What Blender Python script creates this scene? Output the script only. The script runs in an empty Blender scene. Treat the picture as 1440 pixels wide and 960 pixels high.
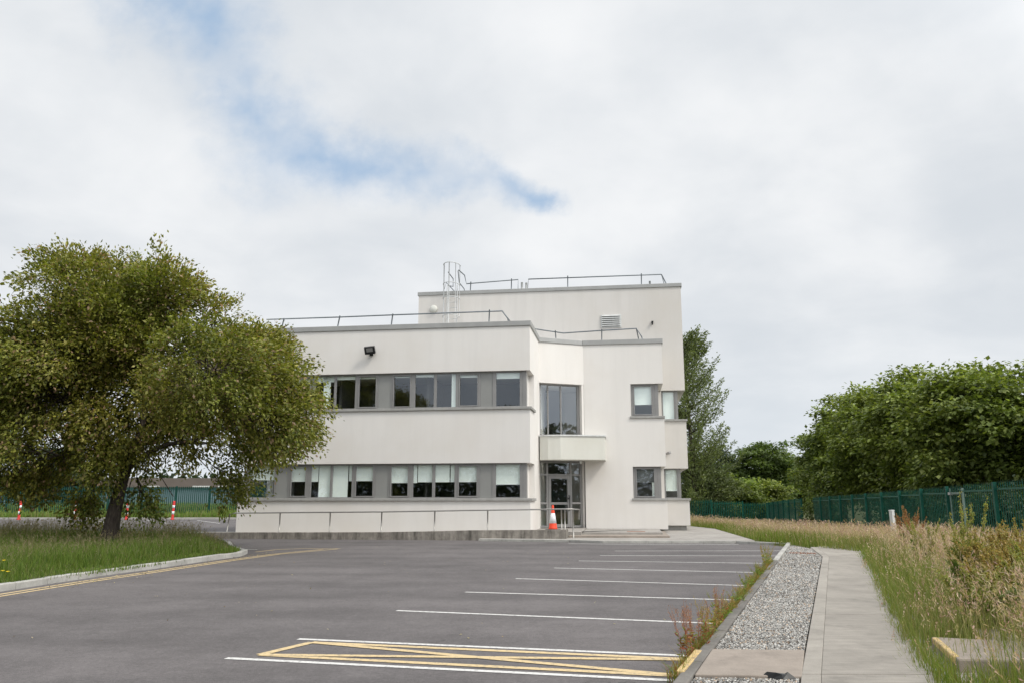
import bpy, math, random
import numpy as np
from mathutils import Vector, Matrix

random.seed(7)
R = math.radians
scene = bpy.context.scene
col = scene.collection

# ------------------------------------------------------------------ helpers
def link(o, parent=None):
    col.objects.link(o)
    if parent: o.parent = parent
    return o

def tag(o, label=None, cat=None, group=None, kind=None):
    if label: o['label'] = label
    if cat: o['category'] = cat
    if group: o['group'] = group
    if kind: o['kind'] = kind
    return o

def empty(name, loc=(0, 0, 0), rz=0.0):
    o = bpy.data.objects.new(name, None)
    o.empty_display_size = .3
    o.location = loc; o.rotation_euler = (0, 0, rz)
    return link(o)

class MB:
    """collects shapes; build() links them as ONE mesh object"""
    def __init__(s): s.v = []; s.f = []; s.sm = []
    def poly(s, vs, faces, smooth=False):
        b = len(s.v); s.v += [tuple(p) for p in vs]
        for f in faces: s.f.append(tuple(i + b for i in f)); s.sm.append(smooth)
        return s
    def box(s, x0, x1, y0, y1, z0, z1):
        return s.poly([(x0,y0,z0),(x1,y0,z0),(x1,y1,z0),(x0,y1,z0),(x0,y0,z1),(x1,y0,z1),(x1,y1,z1),(x0,y1,z1)],
                      [(0,3,2,1),(4,5,6,7),(0,1,5,4),(1,2,6,5),(2,3,7,6),(3,0,4,7)])
    def obox(s, p, q, w, z0, z1, side=0.5):
        """box along the segment p-q (2D), width w; side = share of the width lying left of the line"""
        d = Vector((q[0]-p[0], q[1]-p[1])); d.normalize(); n = Vector((-d.y, d.x))
        a = n * w * side; b = -n * w * (1 - side)
        pts = [(p[0]+b.x, p[1]+b.y), (q[0]+b.x, q[1]+b.y), (q[0]+a.x, q[1]+a.y), (p[0]+a.x, p[1]+a.y)]
        return s.prism(pts, z0, z1)
    def prism(s, pts, z0, z1):
        """pts counter-clockwise; z1 may be a list (one per point)"""
        n = len(pts)
        zt = z1 if isinstance(z1, (list, tuple)) else [z1]*n
        zb = z0 if isinstance(z0, (list, tuple)) else [z0]*n
        vs = [(p[0], p[1], zb[i]) for i, p in enumerate(pts)] + [(p[0], p[1], zt[i]) for i, p in enumerate(pts)]
        fs = [tuple(range(n-1, -1, -1)), tuple(range(n, 2*n))] + [(i, (i+1) % n, n+(i+1) % n, n+i) for i in range(n)]
        return s.poly(vs, fs)
    def tube(s, pts, rad, k=8, caps=True):
        pts = [Vector(p) for p in pts]
        rs = rad if isinstance(rad, (list, tuple)) else [rad]*len(pts)
        vs = []; up = Vector((0.13, 0.21, 1)).normalized()
        for i, p in enumerate(pts):
            d = (pts[min(i+1, len(pts)-1)] - pts[max(i-1, 0)])
            if d.length < 1e-6: d = Vector((0, 0, 1))
            d.normalize()
            ref = up if abs(d.dot(up)) < .92 else Vector((1, 0.1, 0)).normalized()
            a = d.cross(ref).normalized(); b = d.cross(a)
            for j in range(k):
                t = 2*math.pi*j/k
                vs.append(p + (a*math.cos(t) + b*math.sin(t))*rs[i])
        fs = []
        for i in range(len(pts)-1):
            for j in range(k):
                fs.append((i*k+j, i*k+(j+1) % k, (i+1)*k+(j+1) % k, (i+1)*k+j))
        if caps:
            fs.append(tuple(range(k))); fs.append(tuple((len(pts)-1)*k + j for j in range(k-1, -1, -1)))
        return s.poly(vs, fs, True)
    def lathe(s, prof, c=(0, 0, 0), k=24):
        vs = []; n = len(prof)
        for r, z in prof:
            for j in range(k):
                t = 2*math.pi*j/k
                vs.append((c[0]+r*math.cos(t), c[1]+r*math.sin(t), c[2]+z))
        fs = []
        for i in range(n-1):
            for j in range(k):
                fs.append((i*k+j, i*k+(j+1) % k, (i+1)*k+(j+1) % k, (i+1)*k+j))
        fs.append(tuple(range(k-1, -1, -1))); fs.append(tuple((n-1)*k+j for j in range(k)))
        return s.poly(vs, fs, True)
    def build(s, name, mat, parent=None, bevel=0.0, loc=None):
        me = bpy.data.meshes.new(name)
        me.from_pydata(s.v, [], s.f)
        me.polygons.foreach_set('use_smooth', s.sm)
        me.materials.append(mat); me.update()
        o = bpy.data.objects.new(name, me)
        if loc: o.location = loc
        link(o, parent)
        if bevel:
            m = o.modifiers.new('bevel', 'BEVEL'); m.width = bevel; m.segments = 2; m.limit_method = 'ANGLE'
            m.angle_limit = R(35)
        return o

def np_mesh(name, V, F, C=None, mat=None, smooth=False):
    """V (n,3), F (m,3) triangles, C (n,3) colours"""
    me = bpy.data.meshes.new(name)
    V = np.ascontiguousarray(V, dtype=np.float32); F = np.ascontiguousarray(F, dtype=np.int32)
    me.vertices.add(len(V)); me.vertices.foreach_set('co', V.ravel())
    k = F.shape[1]
    me.loops.add(F.size); me.loops.foreach_set('vertex_index', F.ravel())
    me.polygons.add(len(F)); me.polygons.foreach_set('loop_start', np.arange(0, F.size, k, dtype=np.int32))
    if smooth: me.polygons.foreach_set('use_smooth', np.ones(len(F), dtype=bool))
    me.update(calc_edges=True)
    if C is not None:
        ca = me.color_attributes.new('tone', 'FLOAT_COLOR', 'POINT')
        CC = np.ones((len(V), 4), dtype=np.float32); CC[:, :3] = C
        ca.data.foreach_set('color', CC.ravel())
    if mat: me.materials.append(mat)
    return me

def mesh_obj(name, me, parent=None, loc=(0, 0, 0)):
    o = bpy.data.objects.new(name, me); o.location = loc
    return link(o, parent)

# ------------------------------------------------------------------ materials
class NT:
    def __init__(s, name):
        s.m = bpy.data.materials.new(name); s.m.use_nodes = True
        s.t = s.m.node_tree; s.n = s.t.nodes; s.l = s.t.links
        s.b = s.n['Principled BSDF']; s.out = s.n['Material Output']
        s.b.inputs['Specular IOR Level'].default_value = .3
        s.tc = s.n.new('ShaderNodeTexCoord').outputs['Object']
    def noise(s, scale, detail=4, rough=.6, vec=None, dist=0):
        n = s.n.new('ShaderNodeTexNoise'); n.inputs['Scale'].default_value = scale
        n.inputs['Detail'].default_value = detail; n.inputs['Roughness'].default_value = rough
        n.inputs['Distortion'].default_value = dist
        s.l.new(vec if vec is not None else s.tc, n.inputs['Vector']); return n.outputs['Fac']
    def vor(s, scale, feat='F1', vec=None, out='Distance'):
        n = s.n.new('ShaderNodeTexVoronoi'); n.inputs['Scale'].default_value = scale; n.feature = feat
        s.l.new(vec if vec is not None else s.tc, n.inputs['Vector']); return n.outputs[out]
    def mapv(s, sc):
        n = s.n.new('ShaderNodeMapping'); n.inputs['Scale'].default_value = sc
        s.l.new(s.tc, n.inputs['Vector']); return n.outputs['Vector']
    def ramp(s, fac, stops):
        n = s.n.new('ShaderNodeValToRGB'); cr = n.color_ramp
        while len(cr.elements) > 1: cr.elements.remove(cr.elements[0])
        for i, (p, c) in enumerate(stops):
            e = cr.elements[0] if i == 0 else cr.elements.new(p)
            e.position = p
            if isinstance(c, (int, float)): c = (c, c, c)
            e.color = (*c, 1)
        s.l.new(fac, n.inputs[0]); return n.outputs[0]
    def mix(s, a, b, fac, mode='MIX'):
        n = s.n.new('ShaderNodeMix'); n.data_type = 'RGBA'; n.blend_type = mode
        for v, i in ((fac, 0), (a, 6), (b, 7)):
            if hasattr(v, 'is_linked'): s.l.new(v, n.inputs[i])
            elif i == 0: n.inputs[0].default_value = v
            else: n.inputs[i].default_value = (*v, 1) if not isinstance(v, (int, float)) else (v, v, v, 1)
        return n.outputs[2]
    def math(s, op, a, b=None, c=None):
        n = s.n.new('ShaderNodeMath'); n.operation = op
        for i, v in enumerate((a, b, c)):
            if v is None: continue
            if hasattr(v, 'is_linked'): s.l.new(v, n.inputs[i])
            else: n.inputs[i].default_value = v
        return n.outputs[0]
    def bump(s, h, strength=.3, dist=.01):
        n = s.n.new('ShaderNodeBump'); n.inputs['Strength'].default_value = strength; n.inputs['Distance'].default_value = dist
        s.l.new(h, n.inputs['Height']); s.l.new(n.outputs[0], s.b.inputs['Normal']); return s
    def color(s, c):
        if hasattr(c, 'is_linked'): s.l.new(c, s.b.inputs['Base Color'])
        else: s.b.inputs['Base Color'].default_value = (*c, 1)
        return s
    def rough(s, r, metal=0):
        s.b.inputs['Roughness'].default_value = r; s.b.inputs['Metallic'].default_value = metal; return s.m

def plain(name, c, r=.6, metal=0, var=.12, scale=6, spec=None):
    t = NT(name); n = t.noise(scale, 5)
    lo = tuple(x*(1-var) for x in c); hi = tuple(min(1, x*(1+var)) for x in c)
    t.color(t.ramp(n, [(.3, lo), (.7, hi)]))
    if spec is not None: t.b.inputs['Specular IOR Level'].default_value = spec
    return t.rough(r, metal)

def m_render(name, base, streak=.1, warm=0):
    """painted render: faint vertical rain streaks, patches and fine grain"""
    t = NT(name)
    v = t.mapv((1.6, 1.6, .16)); s1 = t.noise(1.6, 7, .6, v)
    p = t.noise(.35, 4, .6); g = t.noise(28, 4, .7)
    c0 = tuple(x*(1-streak) for x in base)
    c = t.mix(base, c0, t.ramp(s1, [(.45, 0), (.75, 1)]))
    c = t.mix(c, tuple(x*w for x, w in zip(base, (.93, .915, .89))), t.ramp(p, [(.42, 0), (.72, 1)]))
    v2 = t.mapv((7, 7, .28)); s2 = t.noise(1.5, 5, .6, v2)
    c = t.mix(c, tuple(x*.8 for x in base), t.math('MULTIPLY', t.ramp(s2, [(.60, 0), (.80, 1)]), .22))
    t.color(t.mix(c, 1.04, t.math('MULTIPLY', g, .10), 'MULTIPLY'))
    t.bump(t.noise(60, 4, .7), .25, .006)
    return t.rough(.85)

M = {}
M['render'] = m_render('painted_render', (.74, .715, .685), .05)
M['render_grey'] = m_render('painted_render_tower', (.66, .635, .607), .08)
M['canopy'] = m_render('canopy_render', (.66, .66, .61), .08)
M['coping'] = plain('coping_metal', (.36, .36, .35), .45, .3, .08, 2)
M['sill'] = plain('sill_stone', (.33, .325, .31), .7, 0, .14, 5)
M['frame'] = plain('window_frame', (.27, .265, .26), .4, .2, .05, 3)
M['panel'] = plain('infill_panel', (.27, .272, .262), .5, .1, .05, 1.5)
M['steel'] = plain('galvanised_steel', (.34, .36, .37), .45, .5, .15, 8)
M['dark_steel'] = plain('rail_steel', (.17, .19, .205), .45, .4, .15, 8)
M['white_steel'] = plain('white_ladder_paint', (.52, .53, .53), .45, 0, .06, 8)
M['rail'] = plain('handrail_stainless', (.34, .33, .31), .38, .6, .08, 8)
M['black'] = plain('black_plastic', (.02, .021, .022), .4)
M['white'] = plain('white_plastic', (.62, .63, .62), .5)
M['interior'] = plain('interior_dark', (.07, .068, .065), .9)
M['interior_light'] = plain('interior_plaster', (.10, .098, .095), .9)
M['green_paint'] = plain('fence_green_paint', (.005, .082, .056), .5, 0, .25, 3)
M['gate_steel'] = plain('gate_grey_green', (.17, .24, .21), .5, .1)
M['green_rail_lit'] = plain('fence_green_rail_lit', (.012, .10, .068), .5, 0, .2, 3)  # fence green made paler: light caught along the rail tops, put into the colour
M['green_paint_old'] = plain('fence_green_paint_weathered', (.008, .058, .046), .5, 0, .25, 3)
M['bark'] = None
M['cone_red'] = plain('cone_orange_red', (.78, .075, .035), .45, 0, .08, 10)
M['cone_white'] = plain('reflective_white', (.72, .74, .76), .4, 0, .06, 14)
M['red'] = plain('bollard_red', (.55, .035, .03), .45, 0, .12, 8)
M['rust'] = plain('rust', (.23, .095, .05), .8, 0, .35, 14)
M['brown_wall'] = plain('brown_cladding', (.15, .125, .11), .8, 0, .12, .3)
M['blue_wall'] = plain('blue_grey_wall', (.13, .19, .21), .8, 0, .12, .3)
M['post'] = plain('grey_post', (.42, .43, .42), .5, .2)

def m_bark():
    t = NT('bark'); v = t.mapv((6, 6, 1.2))
    n = t.noise(4, 6, .7, v)
    t.color(t.ramp(n, [(.3, (.022, .017, .014)), (.55, (.07, .055, .045)), (.8, (.15, .125, .10))]))
    t.bump(n, .9, .05); return t.rough(.9)
M['bark'] = m_bark()

def m_leaf(name, transl=.35, rough=.5, spec=.35):
    t = NT(name)
    a = t.n.new('ShaderNodeAttribute'); a.attribute_name = 'tone'
    t.color(a.outputs['Color'])
    t.b.inputs['Roughness'].default_value = rough
    t.b.inputs['Specular IOR Level'].default_value = spec
    tr = t.n.new('ShaderNodeBsdfTranslucent')
    c2 = t.mix(a.outputs['Color'], (1.25, 1.3, .55), 1.0, 'MULTIPLY')
    t.l.new(c2, tr.inputs['Color'])
    ms = t.n.new('ShaderNodeMixShader'); ms.inputs[0].default_value = transl
    t.l.new(t.b.outputs[0], ms.inputs[1]); t.l.new(tr.outputs[0], ms.inputs[2])
    t.l.new(ms.outputs[0], t.out.inputs['Surface'])
    return t.m
M['leaf'] = m_leaf('leaf', .34)
M['grass'] = m_leaf('grass_blade', .4, .55, .25)

def m_stone_vc():
    t = NT('gravel_stone'); a = t.n.new('ShaderNodeAttribute'); a.attribute_name = 'tone'
    t.color(a.outputs['Color']); return t.rough(.85)
M['gravel'] = m_stone_vc()

def m_asphalt():
    t = NT('asphalt')
    big = t.noise(.16, 5, .6); mid = t.noise(1.1, 5, .65); fine = t.noise(95, 3, .8)
    c = t.ramp(big, [(.3, (.102, .094, .094)), (.7, (.156, .143, .142))])
    c = t.mix(c, t.ramp(mid, [(.3, .80), (.7, 1.12)]), .8, 'MULTIPLY')
    c = t.mix(c, t.ramp(fine, [(.3, .55), (.5, .95), (.72, 1.75)]), .75, 'MULTIPLY')
    sp1 = t.noise(26, 4, .8); c = t.mix(c, t.ramp(sp1, [(.3, .72), (.5, 1.0), (.7, 1.34)]), .8, 'MULTIPLY')
    tw = t.n.new('ShaderNodeTexWave'); tw.wave_type = 'RINGS'; tw.inputs['Scale'].default_value = .16; tw.inputs['Distortion'].default_value = 3.5; tw.inputs['Detail'].default_value = 4; tw.inputs['Detail Scale'].default_value = 1.2
    mp = t.n.new('ShaderNodeMapping'); mp.inputs['Location'].default_value = (14, -9, 0); t.l.new(t.tc, mp.inputs['Vector']); t.l.new(mp.outputs[0], tw.inputs['Vector'])
    c = t.mix(c, t.ramp(tw.outputs['Fac'], [(.0, .90), (.35, 1.0), (.8, 1.05)]), .7, 'MULTIPLY')
    sp2 = t.noise(7, 5, .75); c = t.mix(c, t.ramp(sp2, [(.32, .82), (.68, 1.16)]), .7, 'MULTIPLY')
    # long roller marks
    n = t.n.new('ShaderNodeMapping'); n.inputs['Rotation'].default_value = (0, 0, R(-17)); n.inputs['Scale'].default_value = (.12, 1.6, 1)
    t.l.new(t.tc, n.inputs['Vector'])
    lon = t.noise(1.0, 4, .55, n.outputs[0])
    c = t.mix(c, t.ramp(lon, [(.35, .93), (.65, 1.05)]), .8, 'MULTIPLY')
    # thin hairline cracks where a slow noise allows them
    w = t.noise(2.2, 4, .6)
    d = t.n.new('ShaderNodeVectorMath'); d.operation = 'ADD'
    t.l.new(t.tc, d.inputs[0])
    wc = t.n.new('ShaderNodeCombineXYZ'); t.l.new(w, wc.inputs[0]); t.l.new(w, wc.inputs[1]); t.l.new(wc.outputs[0], d.inputs[1])
    ck = t.vor(.23, 'DISTANCE_TO_EDGE', d.outputs[0])
    m = t.math('MULTIPLY', t.ramp(ck, [(.0, 1), (.006, 0)]), t.ramp(t.noise(.2, 2), [(.52, 0), (.6, .55)]))
    c = t.mix(c, (.05, .047, .045), m)
    # oil and damp spots
    sp = t.math('MULTIPLY', t.ramp(t.noise(.9, 6, .7), [(.64, 0), (.72, 1)]), .35)
    c = t.mix(c, (.06, .057, .055), sp)
    t.color(c); t.bump(fine, .5, .004)
    t.b.inputs['Specular IOR Level'].default_value = .25
    return t.rough(.85)
M['asphalt'] = m_asphalt()

def m_concrete(name, base, stain=.35, sc=1.0, lines=False):
    t = NT(name)
    big = t.noise(.6*sc, 5, .65); mid = t.noise(5*sc, 6, .7); fine = t.noise(90, 3, .75)
    c = t.mix(base, tuple(x*(1-stain) for x in base), t.ramp(big, [(.35, 0), (.72, 1)]))
    c = t.mix(c, t.ramp(mid, [(.3, .84), (.7, 1.12)]), .8, 'MULTIPLY')
    c = t.mix(c, t.ramp(fine, [(.3, .84), (.7, 1.16)]), .8, 'MULTIPLY')
    if lines:
        n = t.n.new('ShaderNodeMapping'); n.inputs['Rotation'].default_value = (0, 0, R(21)); n.inputs['Scale'].default_value = (1.2, 14, 1)
        t.l.new(t.tc, n.inputs['Vector']); ln = t.noise(1.3, 3, .6, n.outputs[0])
        c = t.mix(c, t.ramp(ln, [(.35, .88), (.65, 1.08)]), .7, 'MULTIPLY')
    st = t.math('MULTIPLY', t.ramp(t.noise(2.4*sc, 7, .75), [(.56, 0), (.68, 1)]), .42)
    c = t.mix(c, tuple(x*.45 for x in base), st)
    t.color(c); t.bump(mid, .3, .006); return t.rough(.88)
M['concrete'] = m_concrete('path_concrete', (.328, .302, .267), .32, .9, True)
M['concrete_edge'] = m_concrete('trowelled_edge', (.34, .314, .278), .28)
M['slab'] = m_concrete('slab_concrete', (.32, .275, .235), .25)
M['kerb'] = m_concrete('kerb_concrete', (.44, .43, .40), .35, 2)
M['kerb_old'] = m_concrete('kerb_weathered', (.19, .178, .162), .45, 2)
M['apron'] = m_concrete('apron_concrete', (.36, .338, .312), .3)

def m_rampwall():
    t = NT('ramp_wall_concrete')
    v = t.mapv((3.2, 3.2, .5)); s1 = t.noise(1.3, 7, .72, v); mid = t.noise(6, 6, .7)
    c = t.ramp(s1, [(.3, (.35, .325, .29)), (.5, (.235, .215, .19)), (.66, (.10, .093, .082))])
    c = t.mix(c, t.ramp(mid, [(.3, .65), (.7, 1.25)]), .8, 'MULTIPLY')
    t.color(c); t.bump(mid, .4, .01); return t.rough(.9)
M['rampwall'] = m_rampwall()

def m_paint(name, base, wear=.5):
    t = NT(name)
    f = t.noise(17, 7, .8); g = t.noise(1.4, 5, .7)
    c = t.mix(base, (.16, .15, .145), t.math('MULTIPLY', t.ramp(f, [(.50, 0), (.60, 1)]), t.ramp(g, [(.3, wear*.5), (.7, wear)])))
    t.color(c); t.bump(t.noise(95, 3), .3, .003); return t.rough(.7)
M['white_paint'] = m_paint('road_paint_white', (.62, .61, .59), .75)
M['yellow_paint'] = m_paint('road_paint_yellow', (.60, .46, .255), .75)
M['yellow_kerb'] = m_paint('kerb_paint_yellow', (.58, .42, .19), .95)

def m_soil():
    t = NT('soil_turf'); n = t.noise(1.2, 6, .7); f = t.noise(14, 5, .7)
    c = t.ramp(n, [(.3, (.055, .065, .022)), (.55, (.10, .11, .04)), (.75, (.17, .15, .075))])
    t.color(t.mix(c, t.ramp(f, [(.3, .5), (.7, 1.3)]), .8, 'MULTIPLY')); t.bump(f, .6, .05); return t.rough(.95)
M['soil'] = m_soil()
M['gravel_bed'] = plain('gravel_bed', (.19, .18, .165), .95, 0, .4, 40)

def m_glass():
    t = NT('window_glass'); t.n.remove(t.b)
    tr = t.n.new('ShaderNodeBsdfTransparent'); tr.inputs[0].default_value = (.97, 1, .985, 1)
    gl = t.n.new('ShaderNodeBsdfGlossy'); gl.inputs['Roughness'].default_value = .015; gl.inputs[0].default_value = (.86, .92, 1, 1)
    ge = t.n.new('ShaderNodeNewGeometry'); dt = t.n.new('ShaderNodeVectorMath'); dt.operation = 'DOT_PRODUCT'
    t.l.new(ge.outputs['Incoming'], dt.inputs[0]); t.l.new(ge.outputs['Normal'], dt.inputs[1])
    sch = t.math('POWER', t.math('SUBTRACT', 1.0, t.math('ABSOLUTE', dt.outputs['Value'])), 5.0)   # Schlick, the same from both sides of the pane
    bp = t.n.new('ShaderNodeBump'); bp.inputs['Strength'].default_value = .05; bp.inputs['Distance'].default_value = .03
    t.l.new(t.noise(.9, 2), bp.inputs['Height']); t.l.new(bp.outputs[0], gl.inputs['Normal'])
    f = t.math('MULTIPLY_ADD', sch, .86, .135)
    ms = t.n.new('ShaderNodeMixShader'); t.l.new(f, ms.inputs[0]); t.l.new(tr.outputs[0], ms.inputs[1]); t.l.new(gl.outputs[0], ms.inputs[2])
    t.l.new(ms.outputs[0], t.out.inputs['Surface']); return t.m
M['glass'] = m_glass()
M['blind'] = plain('roller_blind', (.93, .97, .93), .8, 0, .03, 1)
M['blind_dark'] = plain('roller_blind_dark', (.16, .165, .17), .8, 0, .03, 1)

# ------------------------------------------------------------------ camera
TH = math.atan(220/1125)
cam_d = bpy.data.cameras.new('camera'); cam = bpy.data.objects.new('camera', cam_d); link(cam)
cam.location = (0, 0, 1.5); cam.rotation_euler = (math.pi/2 + TH, 0, 0)
cam_d.sensor_width = 36; cam_d.lens = 36*1125/1440; cam_d.clip_start = .05; cam_d.clip_end = 3000
scene.camera = cam

# ------------------------------------------------------------------ sky and sun
SUN = Vector((.72, -.50, 1.0)).normalized()
w = bpy.data.worlds.new('World'); scene.world = w; w.use_nodes = True
nt = w.node_tree; N = nt.nodes; L = nt.links
bg = N['Background']; bg.inputs['Strength'].default_value = .1
sky = N.new('ShaderNodeTexSky'); sky.sky_type = 'NISHITA'; sky.sun_disc = False
sky.sun_elevation = math.asin(SUN.z); sky.sun_rotation = math.atan2(SUN.x, SUN.y)
def wm(op, a, b=None, c=None, clamp=False):
    n = N.new('ShaderNodeMath'); n.operation = op; n.use_clamp = clamp
    for i, v in enumerate((a, b, c)):
        if v is None: continue
        if hasattr(v, 'is_linked'): L.new(v, n.inputs[i])
        else: n.inputs[i].default_value = v
    return n.outputs[0]
def wnoise(vec, scale, detail=6, rough=.55, dist=0):
    n = N.new('ShaderNodeTexNoise'); n.inputs['Scale'].default_value = scale; n.inputs['Detail'].default_value = detail
    n.inputs['Roughness'].default_value = rough; n.inputs['Distortion'].default_value = dist
    L.new(vec, n.inputs['Vector']); return n.outputs['Fac']
def wcomb(x, y, z=0.0):
    n = N.new('ShaderNodeCombineXYZ')
    for i, v in enumerate((x, y, z)):
        if hasattr(v, 'is_linked'): L.new(v, n.inputs[i])
        else: n.inputs[i].default_value = v
    return n.outputs[0]
def smooth(x, a, b):
    n = N.new('ShaderNodeMapRange'); n.interpolation_type = 'SMOOTHSTEP'
    L.new(x, n.inputs[0]); n.inputs[1].default_value = a; n.inputs[2].default_value = b
    return n.outputs[0]
def wmix(a, b, f):
    n = N.new('ShaderNodeMix'); n.data_type = 'RGBA'
    for v, i in ((f, 0), (a, 6), (b, 7)):
        if hasattr(v, 'is_linked'): L.new(v, n.inputs[i])
        elif i == 0: n.inputs[0].default_value = v
        else: n.inputs[i].default_value = (*v, 1)
    return n.outputs[2]
tc = N.new('ShaderNodeTexCoord'); sp = N.new('ShaderNodeSeparateXYZ'); L.new(tc.outputs['Generated'], sp.inputs[0])
dx, dy, dz = sp.outputs
yy = wm('MAXIMUM', dy, .08)
gx = wm('DIVIDE', dx, yy); gz = wm('DIVIDE', dz, yy)          # bearing / height of a sky direction
zz = wm('MAXIMUM', wm('ADD', dz, .22), .05)
cloudp = wcomb(wm('DIVIDE', dx, zz), wm('DIVIDE', dy, zz), 0)  # the cloud deck seen from below
g2 = wcomb(gx, gz, 0)
# the rift in the cloud deck through which the blue shows: a bent line of directions
rift = [(-.475,.74),(-.405,.625),(-.36,.54),(-.305,.468),(-.235,.442),(-.15,.430),(-.06,.418),(.035,.392)]
wdt = [.075,.050,.030,.048,.034,.030,.020,.012]
wob = wcomb(wnoise(g2, 5, 6, .6), wnoise(wcomb(gz, gx, 3), 5, 6, .6), 0)
def vmath(op, a, b=None, out=0):
    n = N.new('ShaderNodeVectorMath'); n.operation = op
    for i, v in enumerate((a, b)):
        if v is None: continue
        if hasattr(v, 'is_linked'): L.new(v, n.inputs[i])
        else: n.inputs[i].default_value = v
    return n.outputs['Value'] if out else n.outputs[0]
sc_ = N.new('ShaderNodeVectorMath'); sc_.operation = 'SCALE'; L.new(vmath('SUBTRACT', wob, (.5,.5,0)), sc_.inputs[0]); sc_.inputs['Scale'].default_value = .16
gw = vmath('ADD', g2, sc_.outputs[0])
best = None
for i in range(len(rift)-1):
    a = rift[i]; b = rift[i+1]; d = (b[0]-a[0], b[1]-a[1], 0); LL = d[0]**2+d[1]**2
    pa = vmath('SUBTRACT', gw, (a[0], a[1], 0))
    t = wm('DIVIDE', vmath('DOT_PRODUCT', pa, d, 1), LL, clamp=True)
    s2 = N.new('ShaderNodeVectorMath'); s2.operation = 'SCALE'; s2.inputs[0].default_value = d; L.new(t, s2.inputs['Scale'])
    dist = vmath('LENGTH', vmath('SUBTRACT', pa, s2.outputs[0]), None, 1)
    wid = wm('MULTIPLY_ADD', t, wdt[i+1]-wdt[i], wdt[i])
    q = wm('DIVIDE', dist, wid)
    best = q if best is None else wm('MINIMUM', best, q)
tex = wnoise(g2, 9, 8, .62)
bl = wm('SUBTRACT', 1.0, smooth(wm('ADD', best, wm('MULTIPLY', wm('SUBTRACT', tex, .5), 3.6)), -.3, 2.7))
pat = smooth(wnoise(g2, 7.5, 4, .5), .38, .60)
bl = wm('MULTIPLY', bl, wm('MULTIPLY', smooth(dy, .2, .45), wm('MULTIPLY_ADD', pat, .46, .42)))
# cloud brightness: broad soft banks, finer folds, darker low band
n1 = wnoise(cloudp, .85, 6, .5); n2 = wnoise(cloudp, 2.6, 7, .55, .3); n3 = wnoise(g2, 2.3, 5, .5)
sh = wm('ADD', wm('MULTIPLY', n1, .5), wm('ADD', wm('MULTIPLY', n2, .22), wm('MULTIPLY', n3, .42)))
shv = smooth(sh, .44, .70)
cl = wmix((6.9, 7.3, 7.75), (9.3, 9.42, 9.55), shv)
# a warm-white band low in the sky, greyer towards the horizon
low = wm('SUBTRACT', 1.0, smooth(dz, .0, .26))
cl = wmix(cl, (7.25, 7.85, 8.4), wm('MULTIPLY', low, .6))
# deck is brighter overhead and towards the veiled sun
dp = N.new('ShaderNodeVectorMath'); dp.operation = 'DOT_PRODUCT'; L.new(tc.outputs['Generated'], dp.inputs[0]); dp.inputs[1].default_value = SUN
glow = wm('MULTIPLY_ADD', smooth(dp.outputs['Value'], .25, 1.0), 1.3, 1.0)
s3 = N.new('ShaderNodeVectorMath'); s3.operation = 'SCALE'; L.new(cl, s3.inputs[0]); L.new(glow, s3.inputs['Scale'])
# thin veil over the blue
s4 = wmix((4.2, 6.0, 8.3), sky.outputs[0], .25)
full = wmix(s3.outputs[0], s4, bl)
L.new(full, bg.inputs['Color'])

sd = bpy.data.lights.new('sun', 'SUN'); sd.energy = 2.1; sd.angle = R(12); sd.color = (1, .94, .84)
so = bpy.data.objects.new('sun', sd); link(so); so.rotation_euler = SUN.to_track_quat('Z', 'Y').to_euler()

vs = scene.view_settings; vs.view_transform = 'Standard'; vs.look = 'None'; vs.exposure = 0.0; vs.gamma = 1
scene.render.engine = 'CYCLES'
scene.cycles.max_bounces = 7; scene.cycles.transparent_max_bounces = 12; scene.cycles.diffuse_bounces = 3
scene.cycles.use_denoising = True

# ------------------------------------------------------------------ ground levels
def np_interp(v, xs, ys): return np.interp(v, xs, ys)
def edge_x(Y):   # right-hand edge of the paved ground
    return np_interp(Y, [-40, 4, 6.5, 8.45, 12.8, 22.1, 24.5, 28.6, 39.2, 46, 62, 400], [-16, 2.3, 3.3, 4.0, 5.72, 9.4, 8.9, 8.4, 9.68, 9.0, 8.6, 8.6])
def ground_z(X, Y):
    X = np.asarray(X, float); Y = np.asarray(Y, float)
    d = X - edge_x(Y)
    prof = np_interp(Y, [0, 12, 21, 37.5, 50, 62, 75, 400], [.04, 0, -.12, -.36, -.50, -.66, -.98, -1.6])
    w = np.clip((d)/4.5, 0, 1); w = w*w*(3-2*w)
    zr = prof*w + .06*(1-w) + .035*np.sin(X*1.3)*np.cos(Y*.9)*np.clip(d, 0, 1)
    z = np.where(d > 0, zr, np.where(d > -.35, .06 + (d/.35)*.3, -.24))
    back = (Y > 59.9) & (d < 0)
    z = np.where(back, .10 + .05*np.sin(X*.5), z)
    k = np.clip((Y-59.9)/6, 0, 1)*np.clip((8+d)/8, 0, 1)
    z = np.where(back, z*(1-k) + prof*k, z)
    z = np.where((Y < 3.5), np.minimum(z, -.0), z)
    return z
xs = np.concatenate([np.linspace(-600, -60, 14), np.arange(-55, -6, 1.5), np.arange(-5, 24, .22), np.arange(25, 60, 1.5), np.linspace(70, 600, 12)])
ys = np.concatenate([np.linspace(-300, -10, 8), np.arange(-6, 48, .22), np.arange(49, 59, 1.0), np.array([59.85, 59.95]), np.arange(61, 90, 1.0), np.linspace(95, 1500, 22)])
GX, GY = np.meshgrid(xs, ys)
GZ = ground_z(GX, GY)
V = np.stack([GX.ravel(), GY.ravel(), GZ.ravel()], 1)
nx, ny = len(xs), len(ys)
ii, jj = np.meshgrid(np.arange(nx-1), np.arange(ny-1)); a = (jj*nx+ii).ravel()
F = np.stack([a, a+1, a+nx+1, a+nx], 1)
gme = np_mesh('ground', V, F, None, M['soil'], True)
tag(mesh_obj('ground', gme), kind='structure')

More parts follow.
